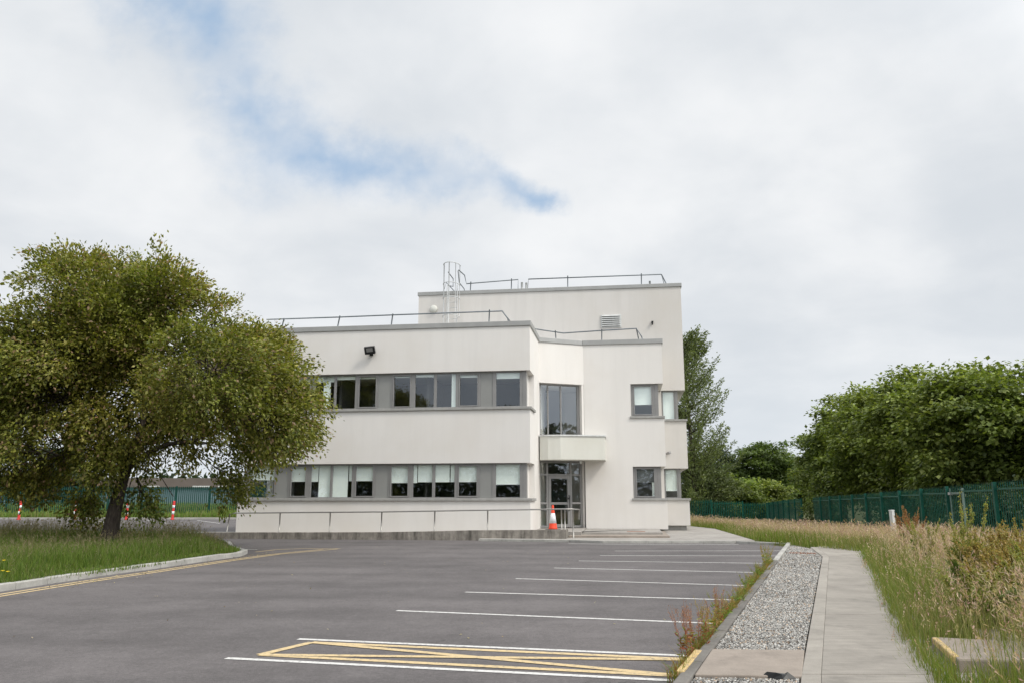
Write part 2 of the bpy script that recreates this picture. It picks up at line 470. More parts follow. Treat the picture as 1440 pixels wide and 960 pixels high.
# kerb line beside the parking bays (top .1 above the asphalt), measured on the photograph
K0 = (1.16, 6.40); K1 = (8.83, 26.44)
kd = Vector((K1[0]-K0[0], K1[1]-K0[1])).normalized(); kn = Vector((kd.y, -kd.x))    # kn points to the gravel
def kpt(t, off=0.0): p = Vector(K0) + kd*t + kn*off; return (p.x, p.y)
KL = (Vector(K1)-Vector(K0)).length

mb = MB()
mb.prism([kpt(-14), kpt(KL+.05), (7.62, 27.9), (3.1, 28.0), (2.05, 28.65), (-1.2, 29.4), (2.3, 31.0), (5, 40), (5, 59.9), (-90, 59.9), (-90, -25), (kpt(-14)[0]-2, -25)], -.2, 0.0)
tag(mb.build('asphalt', M['asphalt']), kind='structure')

# worn kerb between bays and gravel
mb = MB(); t = -13.5; i = 0
while t < KL - 7.9:
    mb.obox(kpt(t, .058), kpt(min(t+.908, KL-7.9), .058), .116, -.15, .095 + .004*math.sin(i*2.1)); t += .915; i += 1
tag(mb.build('kerb', M['kerb_old'], bevel=.015), kind='structure')
mb = MB(); t = KL - 7.9
while t < KL-.01:
    mb.obox(kpt(t, .06), kpt(min(t+.908, KL), .06), .12, -.15, .115); t += .915
tag(mb.build('kerb_pale', M['kerb'], bevel=.012), kind='structure')
# far kerb in front of the entrance
mb = MB(); far = [(-1.2, 29.45), (2.0, 28.72), (3.1, 28.07), (5.4, 27.95), (7.60, 27.95), (8.86, 26.5)]
for p, q in zip(far[:-1], far[1:]):
    d = Vector(q)-Vector(p); n = max(1, round(d.length/.915))
    for k in range(n):
        a = Vector(p)+d*(k/n); b = Vector(p)+d*((k+1)/n-.006/d.length)
        mb.obox((a.x, a.y), (b.x, b.y), .13, -.15, .085, 1.0)
tag(mb.build('kerb_far', M['kerb'], bevel=.012), kind='structure')
# yellow paint on the kerb beside the hatched bay
mb = MB(); p = (1.43, 6.98); q = (1.80, 7.93)
mb.obox((p[0]-.045, p[1]+.018), (q[0]-.045, q[1]+.018), .07, .0, .1045, .5)
tag(mb.build('yellow_kerb_paint', M['yellow_kerb'], bevel=.01), kind='structure')

# gravel strip, concrete slab across it, path
PL = [(-3.4, -8.5), (2.22, 6.56), (8.33, 22.08), (8.62, 23.0)]
PR = [(-2.1, -8.5), (3.42, 6.56), (4.08, 8.45), (5.80, 12.85), (9.55, 22.6), (10.6, 24.2)]
def lerp_line(line, y):
    for p, q in zip(line[:-1], line[1:]):
        if y <= q[1] or q is line[-1]:
            t = (y-p[1])/(q[1]-p[1]); return p[0]+(q[0]-p[0])*t
mb = MB(); e0 = .125
mb.prism([kpt(-12, e0), (PL[0][0]-.03, PL[0][1]), (2.19, 6.56), (8.30, 22.08), (8.60, 23.4), (8.75, 24.8), kpt(KL-.1, e0)], -.18, .062)
tag(mb.build('gravel_bed', M['gravel_bed']), kind='structure')
mb = MB()
def gk(y):  # x of the kerb's inner edge at y
    t = (y-K0[1]-kn.y*.13)/kd.y; return kpt(t, .13)[0]
mb.prism([(gk(6.87), 6.87), (lerp_line(PL, 6.87)-.02, 6.80), (lerp_line(PL, 7.95)-.02, 7.93), (gk(7.95), 7.98)], -.1, .105)
tag(mb.build('slab', M['slab'], bevel=.01), kind='structure')
# path: separate bays with open joints, trowelled edge strips
ysl = [-8.5, -5, -2, 1, 4, 6.9, 10.3, 13.7, 17.0, 20.3, 24.2]
mb = MB(); me_ = MB()
for y0, y1 in zip(ysl[:-1], ysl[1:]):
    yb = y1 - .022
    l0 = lerp_line(PL, y0); l1 = lerp_line(PL, yb) if yb < 23 else 8.75
    def rx(y): return lerp_line(PR, y) + .25
    mb.prism([(l0+.16, y0), (rx(y0), y0), (rx(yb), yb), (l1+.16, yb)], -.1, .10)
    me_.prism([(l0, y0), (l0+.1585, y0), (l1+.1585, yb), (l1, yb)], -.1, .1015)
mb.prism([(8.95, 24.2), (10.2, 24.2), (14.5, 25.2), (14.4, 26.3), (9.4, 25.2)], -.1, .098)
tag(mb.build('path', M['concrete'], bevel=.006), kind='structure')
tag(me_.build('path_edge', M['concrete_edge'], bevel=.006), kind='structure')

# real stones on the gravel bed
def gravel():
    rng = np.random.default_rng(3)
    P = []
    for (ya, yb, dens) in ((5.2, 6.85, 4600), (8.0, 12, 4200), (12, 17, 2300), (17, 24.6, 1100)):
        area = (yb-ya)*1.4; n = int(area*dens)
        y = rng.uniform(ya, yb, n)
        xk = np.array([gk(v) for v in (ya, yb)]); xl = np.interp(y, [ya, yb], xk)
        xr = np.array([lerp_line(PL, v)-.02 if v < 23 else 8.6 for v in y])
        x = xl + (xr-xl)*rng.uniform(0, 1, n)
        s = rng.uniform(.0065, .0165, n)*(1 + (y-8)*.03)
        P.append(np.stack([x, y, s], 1))
    P = np.concatenate(P); n = len(P)
    base = np.array([(1,0,0),(0,1,0),(-1,0,0),(0,-1,0),(0,0,1),(0,0,-1)], float)
    tri = np.array([(0,1,4),(1,2,4),(2,3,4),(3,0,4),(1,0,5),(2,1,5),(3,2,5),(0,3,5)])
    sc = rng.uniform(.6, 1.3, (n, 6, 1))*np.array([1, 1, .65])
    ang = rng.uniform(0, 6.28, n); c, s = np.cos(ang), np.sin(ang)
    v = base[None]*sc*P[:, 2][:, None, None]
    x = v[..., 0]*c[:, None]-v[..., 1]*s[:, None]; y = v[..., 0]*s[:, None]+v[..., 1]*c[:, None]
    z = v[..., 2] + x*rng.normal(0, .35, n)[:, None]
    VV = np.stack([x+P[:, 0][:, None], y+P[:, 1][:, None], z+.068+rng.uniform(0, .014, n)[:, None]], 2).reshape(-1, 3)
    FF = (tri[None]+(np.arange(n)*6)[:, None, None]).reshape(-1, 3)
    g = rng.choice([.10, .21, .31, .43, .56], n, p=[.17, .25, .28, .20, .10])*rng.uniform(.85, 1.15, n)
    tint = np.stack([g*1.03, g, g*.94], 1)
    br = rng.random(n) < .08; tint[br] = tint[br]*np.array([1.1, .85, .65])
    C = np.repeat(tint, 6, 0)
    tag(mesh_obj('gravel', np_mesh('gravel', VV, FF, C, M['gravel'])), 'loose grey and white chippings in the strip between kerb and path', 'gravel', kind='stuff')
gravel()

# rusty drain cover at the far end of the gravel
mb = MB(); mb.prism([(7.30, 21.75), (7.92, 21.50), (7.98, 21.68), (7.36, 21.93)], .05, .092)
for k in range(8):
    a = Vector((7.33+k*.08, 21.76-k*.032)); mb.obox((a.x, a.y), (a.x+.05, a.y+.15), .02, .09, .104)
tag(mb.build('drain_cover', M['rust']), 'narrow rusty drain cover at the far end of the gravel strip', 'drain cover')

# concrete apron and the path running back along the building
mb = MB()
mb.prism([(-1.15, 29.56), (2.03, 28.84), (3.12, 28.19), (7.62, 28.08), (8.35, 28.3), (9.68, 39.2), (9.0, 46), (6.4, 46), (6.0, 30.9), (3, 31.5), (-1.3, 31.6)], -.15, .08)
tag(mb.build('apron', M['apron']), kind='structure')

# ------------------------------------------------------------------ painted markings
def strip(mb, p, q, w, z=.004):
    d = Vector((q[0]-p[0], q[1]-p[1])).normalized(); n = Vector((-d.y, d.x))*w/2
    mb.poly([(p[0]-n.x, p[1]-n.y, z), (q[0]-n.x, q[1]-n.y, z), (q[0]+n.x, q[1]+n.y, z), (p[0]+n.x, p[1]+n.y, z)], [(0, 1, 2, 3)])
bays = [((2.98,23.95),(7.85,24.05)),((2.35,22.06),(7.04,21.92)),((1.63,20.2),(6.10,19.42)),((.92,18.17),(5.25,17.02)),((.07,15.8),(4.28,14.50)),
        ((-.76,13.57),(3.48,12.50)),((-1.57,11.38),(2.62,10.20)),((-2.32,9.14),(1.90,8.15)),((-2.73,8.08),(1.46,7.10))]
mb = MB()
for p, q in bays: strip(mb, p, q, .085)
for p, q in [((-25.4, 57), (-21.0, 50)), ((-21.9, 57), (-17.8, 50)), ((-17.6, 50.2), (-12.5, 50.2)), ((-29, 57), (-24.6, 50)), ((-38, 57), (-33.6, 50)),
             ((-12.2, 33.6), (-11.2, 33.3)), ((-8.2, 24.75), (-7.6, 24.62)), ((1.9, 27.75), (3.05, 27.5)), ((3.05, 27.45), (7.5, 27.3))]: strip(mb, p, q, .1)
tag(mb.build('white_lines', M['white_paint']), kind='structure')
mb = MB()
A, B, C_, D = (-2.12, 8.93), (1.86, 7.98), (1.50, 7.28), (-2.46, 8.24)
for i, (p, q) in enumerate([(A, B), (C_, D), (D, A), (A, C_), (D, B)]): strip(mb, p, q, .10, .0045 + .0006*i)
yl = [(-8.6, 9.5), (-7.97, 12.99), (-7.72, 15.14), (-7.26, 17.64), (-6.82, 20.4), (-6.35, 22.6), (-5.25, 24.9)]
for off, tr in ((0, 0), (-.2, .55)):
    for i, (p, q) in enumerate(zip(yl[:-1], yl[1:])):
        if off and i == len(yl)-2: q = (-5.6, 24.75)
        strip(mb, (p[0]+off, p[1]), (q[0]+off*(.3 if i == len(yl)-2 else 1), q[1]), .085, .0045+.0004*(i % 2))
for i, (p, q) in enumerate(zip([(-5.2, 25.0), (-6.3, 25.1), (-7.0, 24.5)], [(-6.3, 25.1), (-7.0, 24.5), (-7.3, 23.5)])): strip(mb, p, q, .085, .005+.0004*i)
for p, q in [((-15.5, 32.6), (-11.7, 34.1)), ((-24, 31.6), (-15.5, 32.6))]: strip(mb, p, q, .12)
tag(mb.build('yellow_lines', M['yellow_paint']), kind='structure')
# tar joint running to the ramp corner
def m_tar():
    return plain('tar', (.035, .033, .032), .6)
mb = MB(); pts = [(-1.9, 25.2), (-.9, 25.9), (.0, 26.4), (.8, 27.1), (1.6, 28.2)]
for i, (p, q) in enumerate(zip(pts[:-1], pts[1:])): strip(mb, p, q, .035, .003+.0003*i)
tag(mb.build('tar_joint', m_tar()), kind='structure')

# ------------------------------------------------------------------ planted island at the left
ik = [(-9.3, 6.0), (-8.75, 10.0), (-8.42, 13.2), (-8.26, 14.8), (-8.06, 16.5), (-7.72, 18.2), (-7.42, 20.2), (-7.14, 21.8), (-7.3, 22.8), (-8.3, 24.6), (-9.3, 27.2), (-10.6, 28.7), (-14, 29.4), (-60, 30.2)]
mb = MB()
for p, q in zip(ik[:-1], ik[1:]):
    d = Vector(q)-Vector(p); n = max(1, round(d.length/.9))
    for k in range(n):
        a = Vector(p)+d*(k/n); b = Vector(p)+d*((k+1)/n)-d.normalized()*.008
        mb.obox((a.x, a.y), (b.x, b.y), .14, -.1, .115+.006*math.sin(k*3.3+p[1]), 1.0)
tag(mb.build('island_kerb', M['kerb'], bevel=.014), kind='structure')
inner = [(x-.13, y-.02) for x, y in ik]
mb = MB(); mb.prism([(-60, 6.0)] + inner[:8] + [(-7.45, 22.6), (-8.5, 24.4), (-9.5, 27.0), (-10.7, 28.5), (-14, 29.2), (-60, 30.0)], -.12, .105)
tag(mb.build('island_soil', M['soil']), kind='structure')
def island_right(y):
    return np.interp(y, [6, 10, 13.2, 16.5, 20.2, 21.8, 22.6, 24.4, 27, 28.5, 29.2], [-9.45, -8.9, -8.56, -8.2, -7.58, -7.28, -7.45, -8.5, -9.5, -10.7, -14])
# far kerbs of the back car park
mb = MB()
mb.box(-70, -11, 59.6, 59.76, -.1, .13); mb.obox((-60, 35.4), (-11.8, 34.6), 1.1, -.1, .10)
tag(mb.build('far_kerb', M['kerb'], bevel=.02), kind='structure')

# ------------------------------------------------------------------ the office building (local frame: x along the front, y into the building)
BA = -R(8)
bld = empty('office_building', (.70, 31.0, 0), BA)
tag(bld, 'white two storey flat roofed office building with ribbon windows and a taller block behind', 'building')
BM = Matrix.Translation((.70, 31, 0)) @ Matrix.Rotation(BA, 4, 'Z')
def W(x, y, z=0): p = BM @ Vector((x, y, z)); return (p.x, p.y, p.z)

# wing
mb = MB()
mb.box(-11.8, 0, 0, 3.33, -.1, 1.42); mb.box(-11.8, 0, 0, 3.33, 2.84, 4.92); mb.box(-11.8, 0, 0, 3.33, 6.43, 8.20)
for z0, z1 in ((1.42, 2.84), (4.92, 6.43)):
    mb.box(-.38, 0, 1.45, 3.33, z0, z1); mb.box(-.38, -.22, .45, 1.45, z0, z1)
    mb.box(-11.8, -11.5, 2.6, 3.33, z0, z1)
mb.box(-11.8, 0, 3.33, 6.9, -.1, 1.42); mb.box(-11.8, 0, 3.33, 6.9, 2.84, 4.92); mb.box(-11.8, 0, 3.33, 6.9, 6.43, 8.20)
for z0, z1 in ((1.42, 2.84), (4.92, 6.43)):
    mb.box(-.38, 0, 3.33, 6.9, z0, z1)
mb.build('wing_wall', M['render'], bld)
for z0, z1 in ((1.421, 2.839), (4.921, 6.429)):
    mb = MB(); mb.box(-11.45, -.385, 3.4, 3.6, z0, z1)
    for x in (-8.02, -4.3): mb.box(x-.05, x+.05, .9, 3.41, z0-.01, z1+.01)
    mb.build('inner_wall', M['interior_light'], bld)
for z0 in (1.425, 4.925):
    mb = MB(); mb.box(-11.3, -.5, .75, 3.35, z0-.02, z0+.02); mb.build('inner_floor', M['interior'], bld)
mb = MB()
mb.box(-11.85, .05, -.05, .32, 8.195, 8.40); mb.box(-.32, .05, .32, 3.38, 8.195, 8.40); mb.box(-11.85, -11.5, .32, 6.9, 8.195, 8.40)
mb.build('coping', M['coping'], bld, bevel=.012)
mb = MB(); mb.box(-11.5, -.3, .32, 6.85, 8.15, 8.23)
mb.build('flat_roof', M['coping'], bld)

# tower
mb = MB()
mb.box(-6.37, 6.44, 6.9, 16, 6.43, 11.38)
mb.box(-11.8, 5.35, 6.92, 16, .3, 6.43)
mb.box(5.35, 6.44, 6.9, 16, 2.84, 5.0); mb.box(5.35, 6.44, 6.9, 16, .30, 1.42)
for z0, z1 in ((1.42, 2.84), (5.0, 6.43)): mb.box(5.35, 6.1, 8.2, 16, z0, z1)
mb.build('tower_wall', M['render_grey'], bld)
mb = MB(); mb.box(5.0, 6.28, 7.05, 15.9, -.1, .3)
mb.build('plinth', M['sill'], bld)
mb = MB(); mb.box(-6.42, 6.49, 6.85, 7.15, 11.37, 11.55); mb.box(-6.42, -6.1, 7.15, 16, 11.37, 11.55); mb.box(6.17, 6.49, 7.15, 16, 11.37, 11.55)
mb.box(-6.1, 6.17, 7.15, 16, 11.3, 11.42)
mb.build('tower_coping', M['coping'], bld, bevel=.012)

# entrance block
c0, c1, cn = 1.88, 5.33, 4.4
mb = MB()
mb.box(c0, c1, cn, 6.9, 6.42, 8.20)
mb.box(c0, 3.92, cn, 6.9, 1.42, 6.42); mb.box(c0, c1, cn, 6.9, .22, 1.42); mb.box(3.92, c1, cn, 6.9, 2.84, 4.92)
for z0, z1 in ((1.42, 2.84), (4.92, 6.42)): mb.box(5.0, 5.12, cn+.3, 6.9, z0, z1); mb.box(3.92, 5.0, 6.4, 6.9, z0, z1)
mb.prism([(0, 3.335), (c0, cn+.002), (c0, 6.9), (0, 6.9)], 6.42, 8.197)
mb.box(5.34, 5.40, 6.6, 6.9, .3, 1.4)
mb.build('entrance_wall', M['render'], bld)
mb = MB()
mb.box(c0-.02, c1+.05, cn-.05, cn+.28, 8.195, 8.40); mb.prism([(.02, 3.29), (c0-.03, cn-.055), (c0-.03, cn+.26), (.02, 3.62)], 8.194, 8.398)
mb.box(c1-.25, c1+.05, cn+.28, 6.9, 8.195, 8.40)
mb.build('entrance_coping', M['coping'], bld, bevel=.01)
mb = MB(); mb.prism([(.05, 3.6), (c0, 4.65), (c1-.25, 4.65), (c1-.25, 6.85), (.05, 6.85)], 8.15, 8.22)
mb.build('entrance_roof', M['coping'], bld)

# canopy over the door
can = [(.004, 3.34), (.05, 3.02), (.42, 2.84), (.95, 2.80), (2.78, 3.32), (2.78, 4.40), (1.88, 4.397)]
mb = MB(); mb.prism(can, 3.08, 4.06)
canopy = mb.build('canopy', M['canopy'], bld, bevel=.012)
can2 = [(.004, 3.345), (.03, 2.99), (.41, 2.80), (.95, 2.76), (2.82, 3.29), (2.82, 4.39), (1.88, 4.39)]
mb = MB(); mb.prism(can2, 4.06, 4.12); mb.build('flashing', M['white'], canopy)

# sills
def sill(name, pts, z, parent=bld):
    mb = MB(); mb.prism(pts, z-.012, z+.085); return mb.build(name, M['sill'], parent, bevel=.008)
for z in (1.42, 4.92):
    sill('sill', [(-11.9, -.07), (.07, -.07), (.07, 1.47), (-.2, 1.47), (-.2, .22), (-11.45, .22), (-11.9, .6)], z)
    sill('sill', [(3.86, cn-.06), (5.36, cn-.06), (5.36, 6.4), (5.1, 6.4), (5.1, cn+.3), (3.86, cn+.3)], z)
sill('sill', [(5.37, 6.84), (6.5, 6.84), (6.5, 9.5), (6.1, 9.5), (6.1, 7.2), (5.37, 7.2)], 1.42)
sill('sill', [(5.37, 6.84), (6.5, 6.84), (6.5, 9.5), (6.1, 9.5), (6.1, 7.2), (5.37, 7.2)], 5.0)

# windows of the wing
def window(name_, x0, x1, z0, z1, y, panes, sash=(), blinds=(), parent=bld, depth=.09, mats=None):
    """panes = list of (xa, xb); sash = indices with an opening-sash border; blinds = (xa, xb, za, zb)"""
    fr = MB(); f = .055
    fr.box(x0, x1, y, y+depth, z0, z0+f); fr.box(x0, x1, y, y+depth, z1-f, z1)
    prev = x0
    for a, b in list(panes) + [(x1, None)]:
        fr.box(prev, a, y+.001, y+depth-.001, z0+f, z1-f); prev = b
    for i in sash:
        a, b = panes[i]; g = .05
        fr.box(a+.002, b-.002, y-.018, y+.03, z0+f+.002, z0+f+g); fr.box(a+.002, b-.002, y-.018, y+.03, z1-f-g, z1-f-.002)
        fr.box(a+.002, a+g, y-.018, y+.03, z0+f+g, z1-f-g); fr.box(b-g, b-.002, y-.018, y+.03, z0+f+g, z1-f-g)
    wo = fr.build('window', M['frame'], parent, bevel=.004)
    g = MB(); yg = y+depth*.55
    for k, (a, b) in enumerate(panes):
        j = .004*math.sin(a*9.1)
        g.poly([(a-.01, yg+j, z0+f-.01), (b+.01, yg-j, z0+f-.01), (b+.01, yg-j, z1-f+.01), (a-.01, yg+j, z1-f+.01)], [(0, 1, 2, 3)])
    g.build('pane', M['glass'], wo)
    for bl_ in blinds:
        a, b, za, zb = bl_[:4]; bm_ = MB(); bm_.box(a, b, y+.105, y+.111, za, zb); bm_.box(a, b, y+.10, y+.118, za-.03, za)
        bm_.build('blind', M[bl_[4]] if len(bl_) > 4 else M['blind'], wo)
    return wo
Y0 = .13
G1p = [(-9.68, -9.0), (-8.82, -8.02), (-7.93, -7.13), (-7.0, -6.22)]
G2p = [(-5.56, -4.80), (-4.64, -3.87), (-3.76, -2.98), (-2.86, -2.06)]
W3p = [(-1.36, -.42)]
W0p = [(-11.42, -10.36)]
zg = (1.49, 2.84); zf = (4.995, 6.43)
window('w', -9.78, -6.16, *zg, Y0, G1p, (0, 3), [(-9.7, -8.97, 2.18, 2.8), (-8.86, -8.56, 2.18, 2.8), (-8.53, -7.98, 1.53, 2.8), (-7.95, -7.32, 1.53, 2.8), (-7.28, -7.1, 2.2, 2.8), (-7.02, -6.2, 2.2, 2.8)])
window('w', -5.64, -1.98, *zg, Y0, G2p, (0, 3), [(-5.6, -4.77, 2.12, 2.8), (-4.68, -4.5, 2.12, 2.8), (-4.47, -3.84, 2.15, 2.8), (-3.8, -3.2, 2.15, 2.8), (-3.16, -2.95, 2.15, 2.8), (-2.9, -2.02, 2.15, 2.8)])
window('w', -1.50, -.31, *zg, Y0, W3p, (), [(-1.4, -.38, 2.05, 2.8)])
window('w', -11.55, -10.29, *zg, Y0, W0p, (), [(-11.4, -10.34, 2.25, 2.8)])
window('w', -9.78, -6.16, *zf, Y0, G1p, (0, 3), [(-9.7, -8.97, 6.2, 6.39), (-8.86, -8.0, 6.18, 6.39), (-8.5, -8.2, 5.05, 6.39), (-7.95, -7.1, 6.26, 6.39), (-7.02, -6.2, 6.28, 6.39)])
window('w', -5.64, -1.98, *zf, Y0, G2p, (0, 3), [(-5.6, -4.77, 6.3, 6.39), (-4.68, -3.84, 6.3, 6.39), (-3.17, -2.95, 5.06, 6.39), (-2.9, -2.02, 6.25, 6.39)])
window('w', -1.50, -.31, *zf, Y0, W3p, (), [(-1.4, -.38, 6.17, 6.39)])
window('w', -11.55, -10.29, *zf, Y0, W0p, (), [(-11.4, -10.34, 6.1, 6.39)])
# infill panels between the windows and the corner posts
for z0, z1 in (zg, zf):
    for a, b in ((-10.29, -9.78), (-6.16, -5.64), (-1.98, -1.50)):
        mb = MB(); mb.box(a+.003, b-.003, Y0+.02, .8, z0, z1-.002); mb.build('infill_panel', M['panel'], bld, bevel=.004)
    mb = MB(); mb.box(-.307, -.16, Y0-.005, .44, z0, z1-.002); mb.build('corner_post', M['frame'], bld, bevel=.006)
    mb = MB(); mb.box(-11.66, -11.555, Y0-.005, .25, z0, z1-.002); mb.build('corner_post', M['white'], bld, bevel=.006)
    # narrow side light of the left corner
    g = MB(); g.poly([(-11.6, .25, z0), (-11.6, 2.6, z0), (-11.6, 2.6, z1), (-11.6, .25, z1)], [(0, 1, 2, 3)])
    g.build('side_pane', M['glass'], bld)

# windows of the entrance block and the tower
def block_window(x0, x1, z0, z1, y, bl, post):
    window('w', x0, x1, z0, z1, y, [(x0+.1, x1-.1)], (0,), bl)
    mb = MB(); mb.box(x1+.003, post, y-.006, y+.17, z0, z1-.002); mb.build('corner_post', M['frame'], bld, bevel=.005)
block_window(3.93, 4.96, 4.995, 6.42, cn+.13, [(3.98, 4.92, 5.55, 6.38)], 5.11)
block_window(3.93, 4.96, 1.49, 2.84, cn+.13, [(3.98, 4.92, 2.2, 2.8, 'blind_dark'), (4.72, 4.9, 1.53, 2.2)], 5.11)
for z0, z1 in ((1.421, 2.839), (5.0, 6.43)):
    mb = MB(); mb.box(5.36, 6.1, 7.9, 8.1, z0, z1); mb.build('inner_wall', M['interior_light'], bld)
window('w', 5.36, 5.98, 5.06, 6.43, 7.03, [(5.42, 5.92)], (), [(5.38, 5.96, 5.1, 6.39)])
window('w', 5.36, 5.98, 1.49, 2.84, 7.03, [(5.42, 5.92)], (), [(5.38, 5.96, 1.86, 2.8)])
for z0, z1 in ((1.49, 2.84), (5.06, 6.43)):
    mb = MB(); mb.box(5.983, 6.10, 7.02, 7.22, z0, z1-.002); mb.build('corner_post', M['frame'], bld, bevel=.005)

# the slanted face with the stair window and the door: a frame of its own
BL = math.hypot(1.88, 1.07); BT = math.atan2(1.07, 1.88)
stair = bpy.data.objects.new('stair_window', None)
def slant(mb_pts):  # (u along, v inwards) -> building local
    cu, su = math.cos(BT), math.sin(BT)
    return [(u*cu - v*su, 3.33 + u*su + v*cu) for u, v in mb_pts]
def sbox(mb, u0, u1, v0, v1, z0, z1): mb.prism(slant([(u0, v0), (u1, v0), (u1, v1), (u0, v1)]), z0, z1)
def squad(mb, u0, u1, v, z0, z1):
    (a, b), (c, d) = slant([(u0, v), (u1, v)])
    mb.poly([(a, b, z0), (c, d, z0), (c, d, z1), (a, b, z1)], [(0, 1, 2, 3)])
V0 = .22
mb = MB()
sbox(mb, .16, 2.05, V0, V0+.08, 4.12, 4.20); sbox(mb, .16, 2.05, V0, V0+.08, 6.35, 6.42)
for u0, u1 in ((.10, .17), (.50, .545), (1.12, 1.165), (1.93, 2.05)): sbox(mb, u0, u1, V0-.001, V0+.079, 4.20, 6.35)
sw = mb.build('window', M['frame'], bld); sw['label'] = 'tall three pane stair window above the canopy'
mb = MB()
for u0, u1 in ((.16, .51), (.54, 1.13), (1.16, 1.94)): squad(mb, u0, u1, V0+.045, 4.19, 6.36)
mb.build('pane', M['glass'], sw)
mb = MB()
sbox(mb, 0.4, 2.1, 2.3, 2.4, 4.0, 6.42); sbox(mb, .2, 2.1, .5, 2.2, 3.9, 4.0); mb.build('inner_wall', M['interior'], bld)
# right-hand jamb of render beside stair window and door
mb = MB(); sbox(mb, 2.055, 2.16, .012, .35, 4.1, 6.419)
mb.build('jamb', M['render'], bld)
mb = MB(); sbox(mb, 2.123, 2.20, .16, .4, .27, 3.079); mb.build('jamb', M['render'], bld)
# entrance door screen
dz0, dz1 = .28, 3.08
mb = MB()
for u0, u1 in ((.0, .07), (.42, .50), (1.53, 1.62), (2.02, 2.12)): sbox(mb, u0, u1, V0, V0+.09, dz0, dz1)
for a, b in ((.07, .42), (.50, 1.53), (1.62, 2.02)):
    sbox(mb, a, b, V0+.001, V0+.089, 2.46, 2.53); sbox(mb, a, b, V0+.001, V0+.089, 3.0, dz1-.002)
    if b != 1.53: sbox(mb, a, b, V0+.001, V0+.089, 1.26, 1.34); sbox(mb, a, b, V0+.001, V0+.089, dz0, dz0+.08)
scr = mb.build('door_screen', M['frame'], bld)
mb = MB()
for a, b in ((.07, .42), (.50, 1.53), (1.62, 2.02)): squad(mb, a, b, V0+.05, 2.53, 3.0)
for a, b in ((.07, .42), (1.62, 2.02)): squad(mb, a, b, V0+.05, .36, 1.26); squad(mb, a, b, V0+.05, 1.34, 2.46)
mb.build('pane', M['glass'], scr)
mb = MB()
sbox(mb, .51, .63, V0-.01, V0+.05, dz0+.01, 2.45); sbox(mb, 1.41, 1.52, V0-.01, V0+.05, dz0+.01, 2.45)
sbox(mb, .63, 1.41, V0-.009, V0+.049, 2.33, 2.45); sbox(mb, .63, 1.41, V0-.009, V0+.049, 1.24, 1.34); sbox(mb, .63, 1.41, V0-.009, V0+.049, dz0+.01, .42)
door = mb.build('door', M['frame'], bld, bevel=.004)
mb = MB(); squad(mb, .62, 1.42, V0+.03, 1.33, 2.34); squad(mb, .62, 1.42, V0+.03, .41, 1.25); mb.build('pane', M['glass'], door)
mb = MB()
h = slant([(1.46, V0-.06), (1.46, V0-.10), (1.36, V0-.10), (1.46, V0-.01)])
mb.tube([(*h[3], 1.62), (*h[1], 1.62), (*h[1], 1.0), (*h[3], 1.0)], .018); mb.tube([(*h[3], 1.52), (*h[1], 1.5), (*h[2], 1.48)], .022)
mb.build('handle', M['black'], door)
# hall behind the door: back wall, a bin and a small shelf are only hinted at in the photo
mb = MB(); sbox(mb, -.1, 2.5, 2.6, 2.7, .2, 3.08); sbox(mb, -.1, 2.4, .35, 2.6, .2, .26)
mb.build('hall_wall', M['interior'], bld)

# roof edge rails
def rail(parts, name='roof_rail', mat='dark_steel', rad=.028):
    mb = MB()
    for p in parts: mb.tube(p, rad, 6)
    return mb.build(name, M[mat], bld)
rail([[(-11.6, 1.2, 9.07), (-8.3, 1.2, 9.07), (-6, 1.2, 9.09), (-1.29, 1.2, 9.11), (-1.05, 1.2, 8.78), (-1.0, 1.5, 8.3)],
      [(-8.46, 1.2, 8.2), (-8.3, 1.2, 9.13)], [(-6.07, 1.2, 8.2), (-5.97, 1.2, 9.14)], [(-1.86, 1.2, 8.2), (-1.82, 1.2, 9.18)], [(-11.0, 1.2, 8.2), (-10.8, 1.2, 9.1)],
      [(-1.29, 1.2, 9.11), (-1.22, 3.2, 9.08), (-.3, 5.2, 9.15)]])
rail([[(-.3, 5.4, 9.19), (.92, 5.5, 8.99), (2.7, 5.4, 9.04), (4.27, 5.4, 9.09), (4.5, 5.4, 8.7), (4.62, 5.4, 8.25)],
      [(.62, 5.4, 8.2), (.56, 5.4, 9.10)], [(2.68, 5.4, 8.2), (2.7, 5.4, 9.1)], [(4.27, 5.4, 9.09), (4.45, 5.9, 8.25)]])
rail([[(-4.45, 7.3, 12.75), (-4.2, 7.6, 12.55), (-4.16, 7.9, 12.18), (-1.5, 7.9, 12.3), (-1.52, 7.9, 11.5)], [(-3.97, 7.9, 11.4), (-3.93, 7.9, 12.28)], [(-1.86, 7.9, 11.4), (-1.84, 7.9, 12.36)]])
rail([[(-1.05, 7.9, 11.5), (-.98, 7.9, 12.30), (5.61, 7.9, 12.29), (5.80, 7.9, 11.5)], [(5.61, 7.9, 12.29), (5.95, 7.9, 11.55)],
      [(.99, 7.9, 11.4), (1.0, 7.9, 12.4)], [(4.62, 7.9, 11.4), (4.64, 7.9, 12.37)]])
mb = MB(); mb.tube([(-1.36, 8.3, 11.4), (-1.36, 8.3, 12.25)], .06, 10); mb.build('flue', M['white'], bld)
mb = MB(); mb.tube([(-1.15, 8.4, 11.4), (-1.15, 8.4, 12.25)], .06, 10); mb.build('flue', M['white'], bld)
mb = MB(); mb.tube([(5.05, 8.2, 11.4), (5.05, 8.2, 12.05)], .05, 10); mb.build('flue', M['steel'], bld)
